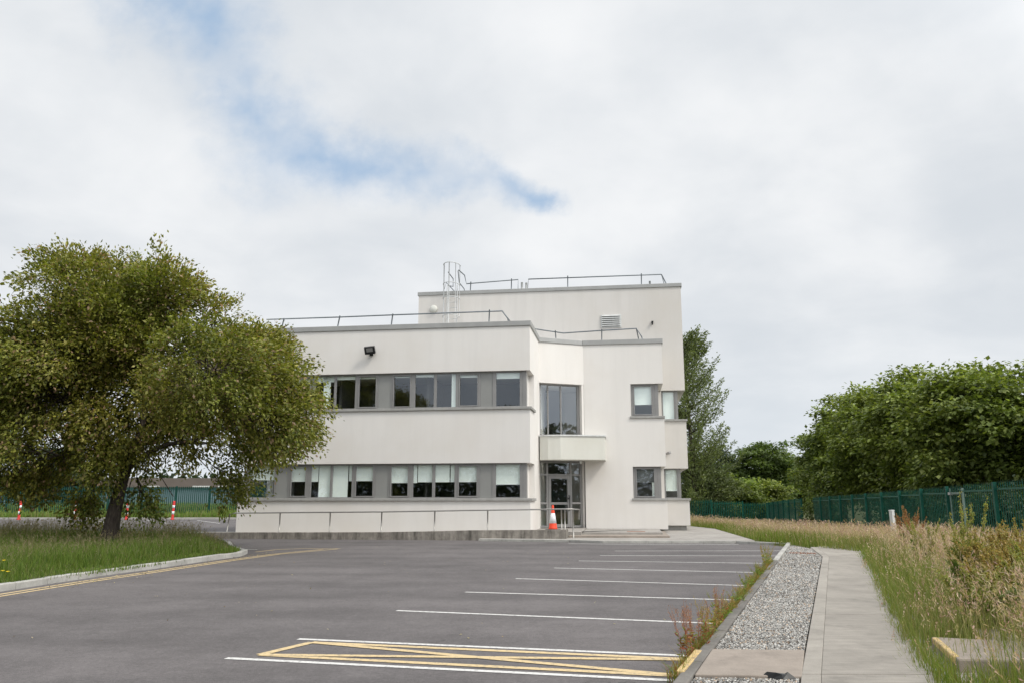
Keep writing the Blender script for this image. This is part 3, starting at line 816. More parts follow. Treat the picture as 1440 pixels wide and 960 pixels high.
# caged ladder on the tower
lad = MB()
for x in (-4.86, -4.36): lad.tube([(x, 6.62, 8.2), (x, 6.62, 11.75), (x, 6.75, 11.85)], .024, 6)
z = 8.4
while z < 11.7: lad.tube([(-4.86, 6.62, z), (-4.36, 6.62, z)], .014, 6); z += .28
for z in (8.9, 10.2, 11.2):
    for x in (-4.86, -4.36): lad.tube([(x, 6.62, z), (x, 6.9, z)], .018, 6)
ladder = lad.build('roof_ladder', M['white_steel'], bld)
cg = MB()
def hoop(z, w=.40):
    return [(-4.61+w*math.cos(t), 6.60-.12-.62*math.sin(t)-.0, z) for t in [math.pi*k/12 for k in range(13)]]
for z in (10.15, 11.05, 11.75, 12.75): cg.tube([(-4.21, 6.62, z)]+hoop(z)+[(-5.01, 6.62, z)], .02, 6)
for t in (0, .25, .5, .75, 1):
    a = math.pi*t; p = (-4.61+.40*math.cos(a), 6.48-.62*math.sin(a))
    cg.tube([(*p, 9.6 if .2 < t < .8 else 10.1), (*p, 12.75)], .016 if t != .5 else .024, 6)
cg.build('ladder_cage', M['white_steel'], ladder)
gr = MB()
gr.tube([(-5.25, 7.3, 11.5), (-4.98, 6.9, 12.0), (-4.5, 7.6, 11.5)], .024, 6)
gr.tube([(-4.86, 6.75, 12.5), (-4.72, 7.3, 12.3), (-4.72, 7.3, 11.9), (-4.9, 6.9, 11.85)], .024, 6)
gr.tube([(-4.36, 6.75, 12.55), (-4.30, 6.8, 11.95), (-4.15, 7.3, 11.75), (-4.12, 7.4, 11.5)], .024, 6)
gr.build('grab_rail', M['dark_steel'], ladder)
# wall fittings
mb = MB(); mb.box(2.63, 3.60, 6.86, 6.9, 9.48, 10.10); lv = mb.build('louvre_vent', M['white'], bld)
mb = MB()
for k in range(6):
    z = 9.53+k*.095
    mb.poly([(2.68, 6.855, z+.075), (3.55, 6.855, z+.075), (3.55, 6.80, z+.02), (2.68, 6.80, z+.02), (2.68, 6.855, z+.065), (3.55, 6.855, z+.065)], [(0, 3, 2, 1), (4, 5, 2, 3)])
mb.build('louvre', M['white'], lv)
mb = MB()
for k in range(6): z = 9.53+k*.095; mb.box(2.68, 3.55, 6.853, 6.858, z-.012, z+.02)
mb.build('slot', M['frame'], lv)
mb = MB(); b0 = [(.001, .19), (.17, .185), (.19, .13), (.19, .0)]
mb2 = MB(); mb2.lathe([(.19, 0), (.19, .08), (.16, .13), (.02, .15)])
o = mb2.build('alarm_bell', M['canopy'], bld); o.rotation_euler = (math.pi/2, 0, 0); o.location = (-5.59, 6.9, 10.66)
mb = MB(); mb.box(5.01, 5.10, 6.78, 6.9, 9.62, 9.72); mb.tube([(5.05, 6.86, 9.64), (5.05, 6.8, 9.55)], .03, 6); mb.build('wall_bracket', M['black'], bld)
mb = MB(); mb.box(-.085, .085, -.3, 0, -.06, .06)
o = mb.build('security_camera', M['frame'], bld); o.location = (5.50, 6.84, 3.5); o.rotation_euler = (R(-15), 0, R(40)); o.scale = (.7, .7, .7)
mb = MB(); mb.lathe([(.06, 0), (.06, -.05), (.05, -.11), (.01, -.13)][::-1]); o = mb.build('door_camera', M['white'], bld); o.location = (1.72, 4.0, 3.075)
# floodlight
mb = MB(); mb.box(-.21, .21, -.07, .07, -.15, .15)
for k in range(9): mb.box(-.2+k*.045, -.185+k*.045, .07, .11, -.14, .14)
fl = mb.build('floodlight', M['black'], bld, bevel=.01); fl.location = (-6.45, -.24, 7.34); fl.rotation_euler = (R(28), R(-6), R(6))
mb = MB(); mb.box(-.13, .13, -.0745, -.069, -.05, .11); mb.build('lens', M['frame'], fl)
mb = MB(); mb.tube([(-6.45, 0, 7.24), (-6.45, -.2, 7.2), (-6.45, -.24, 7.3)], .025, 6); mb.box(-6.52, -6.38, -.02, 0, 7.16, 7.32); mb.build('floodlight_arm', M['black'], bld)

# ------------------------------------------------------------------ ramp, steps, handrail (same frame, things of their own)
ramp = empty('access_ramp', (.70, 31.0, 0), BA)
tag(ramp, 'long low concrete access ramp with stained wall along the building front', 'ramp')
mb = MB()
xsr = [-12.3, -9.4, -5.4, -3.4, -2.05, 1.45]; zt = [.23, .245, .275, .32, .36, .40]
for i in range(5):
    x0, x1 = xsr[i]+(.003 if i else 0), xsr[i+1]-.003
    mb.prism([(x0, -1.4), (x1, -1.4), (x1, -1.22), (x0, -1.22)], -.1, [zt[i], zt[i+1], zt[i+1], zt[i]])
mb.box(1.27, 1.447, -1.219, -.3, -.1, .395)
mb.build('ramp_wall', M['rampwall'], ramp, bevel=.012)
mb = MB()
mb.prism([(-12.3, -1.218), (-1.6, -1.218), (-1.6, -.002), (-12.3, -.002)], -.1, [.04, .27, .27, .04])
mb.box(-1.6, 1.268, -1.218, -.002, -.1, .27); mb.prism([(.002, -.002), (1.9, -.002), (1.9, 4.38), (.002, 3.32)], -.1, .268)
mb.build('ramp_floor', M['apron'], ramp)

st = empty('entrance_steps', (.70, 31.0, 0), BA)
tag(st, 'two shallow wide concrete steps in front of the entrance door', 'steps')
mb = MB(); mb.prism([(1.46, -.5), (5.15, -.15), (5.15, 4.38), (1.905, 4.38), (1.905, .6), (1.46, .6)], -.05, .15)
mb.build('lower_step', M['slab'], st, bevel=.012)
mb = MB(); mb.prism([(1.46, .605), (4.95, .95), (4.95, 4.37), (1.91, 4.37), (1.91, .61)], .12, .235)
mb.build('upper_step', M['apron'], st, bevel=.012)
mb = MB(); mb.box(3.6, 4.3, 1.25, 1.7, .235, .239); mb.build('stain_patch', M['rust'], st)

hr = empty('handrail', (.70, 31.0, 0), BA)
tag(hr, 'metal handrail on slim posts along the ramp', 'handrail')
mb = MB(); rp = [(-11.5, .25), (-11.42, .9), (-11.2, .95), (-9.4, .97), (-5.4, 1.01), (-2.1, 1.07), (1.3, 1.12), (1.65, 1.12)]
mb.tube([(x, -1.3, z) for x, z in rp] + [(1.9, -.9, 1.1), (1.86, -.6, .75)], .026, 8)
mb.build('top_rail', M['rail'], hr)
for x, z0, z1 in ((-9.4, .24, .97), (-7.42, .26, .99), (-5.42, .27, 1.01), (-3.4, .32, 1.05), (-1.42, .37, 1.09), (1.28, .39, 1.12), (1.40, .39, 1.12)):
    mb = MB(); mb.tube([(x, -1.3, z0), (x, -1.3, z1)], .026, 8); mb.build('post', M['rail'], hr)
mb = MB(); mb.tube([(1.66, -.7, -.02), (1.66, -.7, 1.10)], .028, 8); mb.build('post', M['rail'], hr)

# ------------------------------------------------------------------ traffic cone
p = W(.72, 1.45, .27)
cone = empty('traffic_cone', p, R(20)); tag(cone, 'orange traffic cone with a white reflective sleeve standing by the entrance door', 'cone')
mb = MB(); mb.box(-.24, .24, -.24, .24, 0, .045); mb.build('base', M['black'], cone, bevel=.02)
mb = MB(); mb.lathe([(.19, .045), (.165, .09), (.142, .27), (.078, .66), (.042, .92), (.036, .965), (.02, .97)]); mb.build('body', M['cone_red'], cone)
mb = MB(); mb.lathe([(.146, .27), (.082, .66)]); mb.build('sleeve', M['cone_white'], cone)

# ------------------------------------------------------------------ bollards in the back car park
def bollard():
    b = empty('bollard')
    mb = MB(); mb.lathe([(.14, 0), (.14, .04), (.095, .07), (.085, .09), (.085, 1.27), (.07, 1.31), (.02, 1.32)], k=16); mb.build('post', M['red'], b)
    for z0, z1 in ((.38, .60), (.82, 1.02)):
        mb = MB(); mb.lathe([(.089, z0), (.089, z1)], k=16); mb.build('band', M['cone_white'], b)
    return b
def copy_tree(o, parent=None):
    c = o.copy(); col.objects.link(c)
    if parent: c.parent = parent
    for ch in list(o.children): copy_tree(ch, c)
    return c
bol = bollard(); bspots = [(-35.3, 58.6, 'furthest left in front of the green fence', 3), (-31.3, 58.6, 'half hidden behind the hanging leaves left of the tree trunk', -2), (-27.6, 58.6, 'just right of the tree trunk', 2), (-24.3, 58.6, 'nearest the white building', 3)]
for i, (x, y, s, tl) in enumerate(bspots):
    b = bol if i == 0 else copy_tree(bol)
    b.location = (x, y, 0); b.rotation_euler = (R(tl*.4), R(tl*.7), 0)
    tag(b, 'red and white banded bollard ' + s, 'bollard', 'bollards along the back car park kerb')

# ------------------------------------------------------------------ palisade fences
def pale_run(mb, p, q, z0, h, side, pitch=.155, w=.072, dep=.012):
    """pointed corrugated pales between two points"""
    d = Vector((q[0]-p[0], q[1]-p[1])); n = int(d.length/pitch); L_ = d.length; d.normalize(); nn = Vector((-d.y, d.x))*side
    for i in range(n):
        c = Vector(p) + d*((i+.5)*L_/n)
        rows = []
        for zz, k in ((z0+.05, 1), (z0+h-.13, 1)):
            rows.append([(c.x-d.x*w/2, c.y-d.y*w/2, zz), (c.x-d.x*w*.18+nn.x*dep, c.y-d.y*w*.18+nn.y*dep, zz), (c.x+d.x*w*.18+nn.x*dep, c.y+d.y*w*.18+nn.y*dep, zz), (c.x+d.x*w/2, c.y+d.y*w/2, zz)])
        tips = [(c.x-d.x*w*.62, c.y-d.y*w*.62, z0+h-.05), (c.x+nn.x*dep*1.6, c.y+nn.y*dep*1.6, z0+h), (c.x+d.x*w*.62, c.y+d.y*w*.62, z0+h-.05)]
        mb.poly(rows[0]+rows[1]+tips, [(0,1,5,4),(1,2,6,5),(2,3,7,6),(4,5,8),(5,6,9),(6,7,10)])
def palisade(label, pts, h, side, zfun, mat='green_paint', group='green palisade fence runs', topfun=None, step=2.75):
    f = empty('palisade_fence', (0, 0, 0)); tag(f, label, 'fence', group)
    for (p, q) in pts:
        d = Vector(q)-Vector(p); n = max(1, round(d.length/step))
        for k in range(n):
            a = Vector(p)+d*(k/n); b = Vector(p)+d*((k+1)/n)
            m = (a+b)/2; top = topfun(m.x, m.y) if topfun else zfun(m.x, m.y)+h
            z0 = top-h
            mb = MB(); pale_run(mb, a, b, z0, h, side); mb.build('pales', M[mat], f)
            dn = d.normalized(); nn = Vector((-dn.y, dn.x))*side*(-.035)
            for zz in (z0+.35, z0+h-.30):
                mb = MB(); mb.obox((a.x+nn.x, a.y+nn.y), (b.x+nn.x, b.y+nn.y), .045, zz, zz+.05)
                mb.build('rail', M['green_rail_lit'] if mat == 'green_paint' else M[mat], f)
            mb = MB(); c = a+nn*2.2; mb.obox((c.x-dn.x*.05, c.y-dn.y*.05), (c.x+dn.x*.05, c.y+dn.y*.05), .10, min(z0, float(ground_z(c.x, c.y)))-.1, z0+h-.04)
            mb.build('post', M[mat], f)
    return f
flat = lambda x, y: float(ground_z(x, y))
palisade('green palisade fence across the back of the car park at the left', [((-62, 65.2), (-8, 65.2))], 2.45, -1, lambda x, y: .06, 'green_paint_old')
# right-hand fence: x = .182 y + 9.65, tops measured on the photograph
topf = lambda x, y: float(np.interp(y, [-6, 14, 21, 37.5, 48, 61, 75], [2.3, 2.2, 2.06, 1.79, 1.66, 1.48, 1.16]))
fx = lambda y: .182*y+9.65
def fseg(y0, y1): return ((fx(y0), y0), (fx(y1), y1))
palisade('green palisade fence on the right nearest the camera, right of the gate', [fseg(-5.8, 25.9)], 2.2, -1, flat, topfun=topf)
palisade('green palisade fence between the gate and the gap with shrubs', [fseg(27.15, 51.6)], 2.2, -1, flat, topfun=topf)
palisade('short green palisade fence run beyond the gap, seen edge on', [fseg(55.5, 75)], 2.2, -1, flat, topfun=topf)
palisade('green palisade fence across the far end of the meadow', [((24.1, 75.1), (4, 75.1))], 2.15, 1, flat, topfun=lambda x, y: float(np.interp(x, [8, 16, 24], [1.6, 1.48, 1.12])))
# pedestrian gate
gt = empty('fence_gate', (0, 0, 0)); tag(gt, 'narrow green palisade gate with pale metal frame and latch', 'gate')
ga, gb = Vector((fx(25.98), 25.98)), Vector((fx(27.08), 27.08)); gz = 1.97-2.2
mb = MB(); pale_run(mb, ga, gb, gz, 2.2, 1); mb.build('pales', M['green_paint'], gt)
mb = MB(); gd = (gb-ga).normalized(); gn = Vector((-gd.y, gd.x))*.03
for c in (ga, gb): mb.obox((c.x-gd.x*.03, c.y-gd.y*.03), (c.x+gd.x*.03, c.y+gd.y*.03), .06, gz, gz+2.06)
mb.obox(ga+gn, gb+gn, .04, gz+1.86, gz+1.93); mb.obox(ga+gn, gb+gn, .04, gz+.25, gz+.31)
mb.build('gate_frame', M['gate_steel'], gt)
mb = MB(); c = gb-gd*.15+gn*1.6; mb.box(c.x-.06, c.x+.06, c.y-.05, c.y+.05, gz+1.84, gz+1.93)
mb.build('latch', M['post'], gt)

# white marker post standing in the meadow
p = (12.1, 26.0); z = float(ground_z(*p))
mb = MB(); mb.box(-.06, .06, -.06, .06, -.3, 1.14-z-.03); mb.prism([(-.068, -.068), (.068, -.068), (.068, .068), (-.068, .068)], 1.14-z-.03, 1.14-z)
o = mb.build('marker_post', M['white'], bevel=.01); o.location = (p[0], p[1], z); o.rotation_euler = (0, R(-2), R(25))
tag(o, 'short white square marker post standing in the long grass before the right fence', 'post')
# grey post with a white band behind the fence
p = (28.2, 85.0); z = float(ground_z(*p))
lp = empty('banded_post', (p[0], p[1], z)); tag(lp, 'thin grey post with a white band beyond the far right fence corner', 'post')
mb = MB(); mb.tube([(0, 0, -.3), (0, 0, 2.75-z)], .15, 10); mb.build('post', M['post'], lp)
mb = MB(); mb.tube([(0, 0, 1.2-z), (0, 0, 1.65-z)], .165, 10); mb.build('band', M['white'], lp)

# yellow-edged concrete blocks in the grass at the right
def block(pts, ztop, label, yellow):
    e_ = empty('concrete_block', (0, 0, 0)); tag(e_, label, 'concrete block', 'yellow edged concrete blocks beside the path')
    mb = MB(); mb.prism(pts, -.1, ztop); mb.build('slab', M['slab'], e_, bevel=.018)
    mb = MB(); mb.obox(*yellow, .055, ztop-.055, ztop+.006, .5); mb.build('painted_edge', M['yellow_kerb'], e_, bevel=.012)
block([(3.66, 6.95), (4.3, 6.85), (4.75, 7.75), (3.98, 8.0)], .21, 'low concrete block with a worn yellow edge beside the path, nearest the camera', ((3.69, 7.02), (3.985, 7.93)))
block([(4.38, 7.85), (5.3, 7.9), (5.7, 8.9), (4.85, 8.95)], .17, 'low concrete block with a worn yellow edge, half buried in grass further from the path', ((4.41, 7.92), (4.85, 8.88)))
# dark scrap on the gravel
rng_ = random.Random(5); mb = MB()
vs_ = []; R1 = 9
for k in range(R1):
    t = 2*math.pi*k/R1; vs_.append((.13*math.cos(t)*rng_.uniform(.7, 1.2), .055*math.sin(t)*rng_.uniform(.7, 1.2), 0))
for k in range(R1):
    t = 2*math.pi*k/R1; vs_.append((.085*math.cos(t)*rng_.uniform(.6, 1.2), .035*math.sin(t)*rng_.uniform(.6, 1.2), rng_.uniform(.025, .055)))
mb.poly(vs_, [(k, (k+1) % R1, R1+(k+1) % R1, R1+k) for k in range(R1)] + [tuple(range(R1, 2*R1))])
o = mb.build('rubber_scrap', M['black']); o.location = (2.15, 6.83, .085); o.rotation_euler = (0, 0, R(-12))
tag(o, 'small crumpled black scrap lying on the gravel by the slab', 'scrap')

# ------------------------------------------------------------------ distant buildings
f = empty('low_building', (-52, 112, .1)); tag(f, 'long low brown flat roofed building beyond the left fence', 'building')
mb = MB(); mb.box(-30, 27, 0, 14, 2.9, 4.15); mb.build('fascia', M['brown_wall'], f)
mb = MB(); mb.box(-29.6, 26.6, .3, 14, -1, 2.9); mb.build('wall', M['blue_wall'], f)
mb = MB()
for x in (-20, -9, 1, 8, 11.5, 19): mb.box(x, x+2.4, -.05, 0, 2.92, 3.10)
mb.build('white_panel', M['white'], f)
f = empty('distant_shed', (-29, 124, .1)); tag(f, 'grey roofed shed just showing above the low brown building', 'building')
mb = MB(); mb.box(-6, 7, 0, 8, -1, 4.6); mb.build('wall', M['sill'], f)
mb = MB(); mb.prism([(-6.3, -.4), (7.3, -.4), (7.3, 8.4), (-6.3, 8.4)], 4.6, [5.2, 6.4, 6.4, 5.2]); mb.build('roof', M['coping'], f)

# ------------------------------------------------------------------ vegetation
def leaves(P, Dd, size, rng, palette, weights, width=.5, up=.5, size_var=.35):
    """P (n,3) positions, Dd (n,3) growth directions -> V, F, C of folded leaves"""
    n = len(P)
    Dd = Dd + rng.normal(0, .55, (n, 3)); Dd /= np.linalg.norm(Dd, axis=1, keepdims=True)+1e-9
    nr = rng.normal(0, 1, (n, 3)); nr[:, 2] += up*2
    S = np.cross(Dd, nr); S /= np.linalg.norm(S, axis=1, keepdims=True)+1e-9
    Nn = np.cross(S, Dd)
    ln = size*(1+rng.uniform(-size_var, size_var, n))[:, None]; wd = ln*width
    b = P; tip = P+Dd*ln; m = P+Dd*ln*.45
    l = m+S*wd/2+Nn*wd*.14; r = m-S*wd/2+Nn*wd*.14
    VV = np.stack([b, l, tip, r], 1).reshape(-1, 3)
    base = (np.arange(n)*4)[:, None]
    FF = np.concatenate([base+np.array([[0, 2, 1]]), base+np.array([[0, 3, 2]])])
    pal = np.array(palette)[rng.choice(len(palette), n, p=np.array(weights)/sum(weights))]
    pal = pal*rng.uniform(.75, 1.25, (n, 1))
    C = np.repeat(pal, 4, 0)
    return VV, FF, C

def curve(p, q, sag, rng, k=6, wob=.12):
    p = np.array(p, float); q = np.array(q, float); L_ = np.linalg.norm(q-p); out = []
    off = rng.normal(0, wob*L_*.35, 3)
    for i in range(k+1):
        t = i/k; x = p+(q-p)*t; x = x+off*math.sin(math.pi*t)*.6; x[2] += sag*L_*math.sin(math.pi*t)
        out.append(tuple(x))
    return out

def field(p, s, seed):
    r_ = random.Random(seed*7+1); v = 0
    for k in range(7):
        d = Vector((r_.gauss(0, 1), r_.gauss(0, 1), r_.gauss(0, 1))).normalized()*s*r_.uniform(.7, 1.9)
        v += math.sin(d.x*p[0]+d.y*p[1]+d.z*p[2]+r_.uniform(0, 6.28))
    return v/7

def make_tree(name, base, lobes, fork, seed, nclump, per, lsize, palette, weights, trunk_r=.3, lean=(0, 0), droop=.4, twig=.7, label='', group=None, shell=2.6, width=.5, limbs_vis=True, up=.5, cat='tree', per_spread=.11, fan=False, cull=None, gap=None):
    """lobes: (x, y, z, rx, ry, rz) in world; one trunk mesh, one crown mesh under an Empty at the foot"""
    rng = np.random.default_rng(seed)
    t = empty(name, base); tag(t, label, cat, group)
    bx, by, bz = base
    tr = MB()
    top = (bx+lean[0], by+lean[1], fork)
    pts = curve((bx, by, bz-.15), top, 0, rng, 6, .10)
    rs = [trunk_r*(1.35 if i == 0 else 1.08 if i == 1 else 1-.07*i) for i in range(7)]
    tr.tube(pts, rs, 12)
    vol = np.array([l[3]*l[4]*l[5] for l in lobes])**.75; vol /= vol.sum()
    cps = []; cds = []
    cen = np.array([np.mean([l[0] for l in lobes]), np.mean([l[1] for l in lobes]), np.mean([l[2] for l in lobes])])
    limb_nodes = []
    order = sorted(range(len(lobes)), key=lambda k_: math.dist(pts[-1], lobes[k_][:3]))
    if limbs_vis:   # the trunk runs on into the crown as a leader
        ld = curve(pts[-1], (top[0]+.35, top[1]+.2, fork+(cen[2]-fork)*.95), .02, rng, 6, .16)
        tr.tube([pts[-2]]+ld, [rs[-2]*.97]+[rs[-1]*(1-.12*i) for i in range(7)], 10)
        nodes = [(ld[j], rs[-1]*(1-.12*j)) for j in (0, 1, 2, 3, 4)]
    else: nodes = [(pts[-1], trunk_r*.72), (pts[-2], trunk_r*.6)]
    limb_nodes = [None]*len(lobes)
    for k_ in order:
        l = lobes[k_]; e_ = (l[0], l[1], l[2]+l[5]*.15)
        big = min(l[3], 1.6)/1.6
        fr, r0 = min(nodes, key=lambda nd: math.dist(nd[0], e_)+(0 if nd[1] > .03 else 1.5)+(4 if (limbs_vis and nd[0][2] < e_[2]+1.7 and e_[2] < 3.2) else 0)+.45*math.dist(nd[0], pts[-1]))
        c = curve(fr, e_, .09, rng, 6, .2 if e_[2] > 3 else .35); r1 = min(r0*.74, .17*big+.02) if e_[2] > 3.0 or not limbs_vis else .018
        rr_ = [max(.012, r1*(1-.12*i)) for i in range(7)]; tr.tube(c, rr_, 7)
        nodes += [(c[j], rr_[j]) for j in (2, 3, 4, 5)]
        limb_nodes[k_] = c
    for i in range(nclump):
        k = rng.choice(len(lobes), p=vol); l = lobes[k]
        d = rng.normal(0, 1, 3); d /= np.linalg.norm(d); rr = rng.random()**(1/shell)
        p = np.array(l[:3]) + d*np.array(l[3:6])*rr
        if cull is not None and not cull(p): continue
        if gap is not None and field(p, gap[0], seed) < gap[1]: continue
        if p[2] < bz+.3: continue
        if not fan and rng.random() < .09: p = p+d*rng.uniform(.15, .5)
        o = p-cen; o /= np.linalg.norm(o)+1e-6
        g = d*.6+o*.6+np.array([0, 0, -droop+rng.normal(0, .2)]); g /= np.linalg.norm(g)
        cps.append(p); cds.append(g)
        if limbs_vis and i % 5 == 0:
            nd = limb_nodes[k][rng.integers(3, 7)]
            tr.tube(curve(nd, p, .05, rng, 3), [.028, .018, .012, .006], 4, caps=False)
    cps = np.array(cps); cds = np.array(cds); n = len(cps)
    # leaves strung along a drooping twig from each clump point
    u = rng.random((n, per))
    s = np.cross(cds, np.array([0, 0, 1.0])); s /= np.linalg.norm(s, axis=1, keepdims=True)+1e-9
    P = cps[:, None, :] + cds[:, None, :]*(u[..., None]-.35)*twig + np.array([0, 0, -1.0])*(u[..., None]**2)*twig*droop*.5
    lat = rng.normal(0, per_spread, (n, per, 3)) if not fan else np.clip(rng.normal(0, twig*.34, (n, per, 3)), -twig*.62, twig*.62)
    if fan: lat[..., 2] *= .30
    P = P + lat
    D3 = np.repeat(cds[:, None, :], per, 1)
    if fan: D3 = D3*.4 + lat/ (np.linalg.norm(lat, axis=2, keepdims=True)+1e-6); D3[..., 2] -= .45
    V_, F_, C_2 = leaves(P.reshape(-1, 3), D3.reshape(-1, 3), lsize, rng, palette, weights, width, up)
    # each sprig has its own tint
    tint = rng.uniform(.72, 1.28, (n, 1, 1))*np.ones((n, per*4, 3))
    dr_ = np.array([field(p, .9, seed+3) for p in cps])[:, None]; tint = tint*(1+dr_[:, :, None]*(np.array([.30, .22, .2]) if fan else np.array([.42, .22, .3])))
    C_2 = C_2*tint.reshape(-1, 3)
    B_ = np.array(base)
    o = mesh_obj('crown', np_mesh('crown', V_-B_, F_, C_2, M['leaf']), t)
    for i_, v_ in enumerate(tr.v): tr.v[i_] = (v_[0]-bx, v_[1]-by, v_[2]-bz)
    tr.build('trunk', M['bark'], t)
    return t

# cherry tree on the island
rng0 = np.random.default_rng(11)
raw = [(-14.52,8.35,1.30),(-15.2,8.35,.8),(-12.65,8.3,1.15),(-11.4,8.1,1.05),(-9.73,6.96,1.15),(-13.16,6.7,1.9),(-15.1,6.3,1.5),(-17.0,6.2,1.15),(-18.8,5.3,1.5),
       (-8.06,5.95,1.2),(-7.05,4.75,1.1),(-9.6,5.3,1.9),(-11.82,4.9,1.7),(-14.98,4.8,1.55),(-16.4,4.5,1.6),(-18.1,3.9,1.9),(-7.25,3.75,.85),(-8.34,3.5,.95),(-9.65,3.1,.8),(-10.8,3.3,.8),(-14.7,3.2,.9),(-15.9,2.8,.95),(-8.75,2.0,.5),(-13.1,3.2,.5),(-11.6,1.35,.42),(-12.1,3.1,.7),(-12.9,2.5,.5),(-11.4,2.5,.45),(-13.3,4.0,.8),(-10.9,4.1,.8),(-12.0,6.6,1.2),(-16.6,5.6,1.3),(-6.75,4.2,.8),(-6.6,5.0,.7),(-17.3,2.6,1.0),(-15.2,2.2,.7),(-10.6,1.5,.38),(-13.4,1.3,.40)]
lobes = []
for i, (x, z, r) in enumerate(raw):
    oy = [0, -1.6, 1.7, -.6, 1.0][i % 5]*(1 if r > .7 else .5)
    k = (1 + oy/25.5)*.93   # keep each bough where the photograph shows it: same bearing from the viewpoint, its own depth
    lobes.append((x*k, (25.5+oy)*.93, 1.5+(z-1.5)*k, r*.93, min(2.4, max(r*1.25, .6)), r*.84))
pal_cherry = [(.165,.175,.028),(.22,.225,.042),(.098,.118,.02),(.31,.29,.085),(.31,.21,.13)]
make_tree('cherry_tree', (-11.6, 23.7, .10), lobes, 2.35, 5, 9000, 46, .112, pal_cherry, [3.6, 3, 2.6, 1.3, .8], .25, (.30, 0), .50, .62,
          'large spreading cherry tree with olive green drooping leaves on the grass island', shell=2.8, width=.50, gap=(2.1, -.13))
# its neighbour beyond the left frame edge reaches in
lobes = [(-22.5, 28, 5.9, 2.6, 2.6, 1.7), (-20.4, 28, 5.0, 1.8, 2.2, 1.6), (-24.5, 28, 5.2, 2.6, 2.4, 2.2), (-21.3, 27, 3.4, 1.5, 1.6, 1.0), (-24.0, 28, 6.4, 1.8, 1.8, 1.2)]
make_tree('cherry_tree', (-22.5, 28, .10), lobes, 2.6, 6, 1500, 46, .11, pal_cherry, [3.4, 3, 2.6, 1, .8], .3, (0, 0), .5, .75,
          'darker tree at the left edge of the photo, partly behind the cherry tree', shell=2.4, width=.46)

# dense broad trees beyond the right fence
pal_lime = [(.16,.205,.047),(.215,.265,.064),(.11,.148,.036),(.31,.35,.11)]
def broad(x, y, top, r, seed, label, bottom=1.4, n=980, per=52, ls=.23, pal=pal_lime, w=(3, 3, 2.4, 1.2), grp='broad trees beyond the right fence', name='broadleaf_tree', fork=2.2, tw=.95):
    rg = np.random.default_rng(seed); z = float(ground_z(x, y)); h = top-bottom
    lb = [(x, y, bottom+h*.45, r*.62, r*.62, h*.46)]
    for k in range(15):
        a = k*2.399; v = (k+.5)/15; zz = bottom+h*(.12+.76*v); rad = r*(.78*math.sqrt(max(0, 1-(abs(v-.38)/.66)**2.4)))
        q_ = r*rg.uniform(.24, .44); lb.append((x+math.cos(a)*rad*.8, y+math.sin(a)*rad*.8, zz, q_, q_, h*rg.uniform(.11, .19)))
    return make_tree(name, (x, y, z), lb, z+fork, seed, n, per, ls, pal, w, .28, (0, 0), .25, tw, label, grp, shell=4.5, width=.75, limbs_vis=False, fan=True, up=2.0, gap=(1.6, -.16))
broad(26.0, 31.5, 6.9, 4.4, 21, 'dense broad tree cut by the right edge of the photo, right of the gate', n=1150)
broad(22.9, 38, 7.75, 4.3, 22, 'dense broad tree behind the fence gate, the second from the right edge', n=1200)
broad(24.4, 46, 8.7, 4.4, 23, 'dense broad tree behind the fence left of the gate, between two like it', n=1150)
broad(26.1, 55, 9.2, 4.7, 24, 'dense broad tree with a rounded top left of the middle of the row', n=1100, ls=.25)
broad(28.3, 65, 9.7, 5.2, 25, 'dense broad tree sloping down at the left end of the row', n=1100, ls=.27)
broad(31.0, 76, 8.3, 4.8, 26, 'lower dense tree at the foot of the row, beside the banded post', n=800, ls=.3)
pal_mid = [(.095,.14,.038),(.125,.17,.045),(.07,.105,.03)]
broad(30.6, 97, 8.1, 4.6, 27, 'dark round tree standing alone left of the row of broad trees', bottom=.6, n=620, ls=.32, pal=pal_mid, w=(1, 1, 1), grp='trees beyond the far fence', tw=1.1)
broad(35.3, 100, 6.9, 4.2, 28, 'paler tree between the lone round tree and the row of broad trees', bottom=.4, n=420, ls=.32, grp='trees beyond the far fence', tw=1.1)
pal_bright = [(.20,.27,.055),(.25,.31,.075),(.15,.21,.05)]
broad(21.9, 81, 3.7, 2.9, 29, 'bright yellow green bush behind the far fence', bottom=-.6, n=330, ls=.26, pal=pal_bright, w=(1, 1, 1), grp='trees beyond the far fence', name='bush', fork=.3)
broad(26.4, 84, 3.1, 2.4, 30, 'smaller bright bush behind the far fence, right of the large bright one', bottom=-.6, n=240, ls=.26, pal=pal_lime, grp='trees beyond the far fence', name='bush', fork=.3)
pal_con = [(.022,.042,.032),(.032,.055,.042)]
broad(30.8, 118, 8.3, 3.4, 31, 'dark blue green conifer showing between the feathery tree and the round tree', bottom=0, n=300, ls=.35, pal=pal_con, w=(1, 1), grp='trees beyond the far fence', name='conifer', tw=1.1)
broad(26.6, 112, 7.0, 3.4, 32, 'dark conifer beside the feathery tree, left of its twin', bottom=0, n=300, ls=.35, pal=pal_con, w=(1, 1), grp='trees beyond the far fence', name='conifer', tw=1.1)
# shrubs in the fence gap and behind the near fence
broad(20.9, 54.5, 2.0, 1.2, 33, 'shrub filling the gap between two fence runs', bottom=-.5, n=130, per=40, ls=.16, pal=pal_mid, w=(1, 1, 1), grp='shrubs by the right fence', name='shrub', fork=.3)
for i, (x, y) in enumerate(((20.3, 37), (18.8, 30.5), (17.6, 24.0), (22.6, 47))):
    broad(x, y, 2.0, 2.1, 40+i, 'dark undergrowth bush behind the right fence, ' + ['left of the gate', 'behind the gate', 'right of the gate', 'far left of the gate'][i], bottom=-.5, n=210, per=40, ls=.16, pal=[(.035,.058,.018),(.05,.075,.022)], w=(1, 1), grp='undergrowth bushes behind the right fence', name='bush', fork=.3)
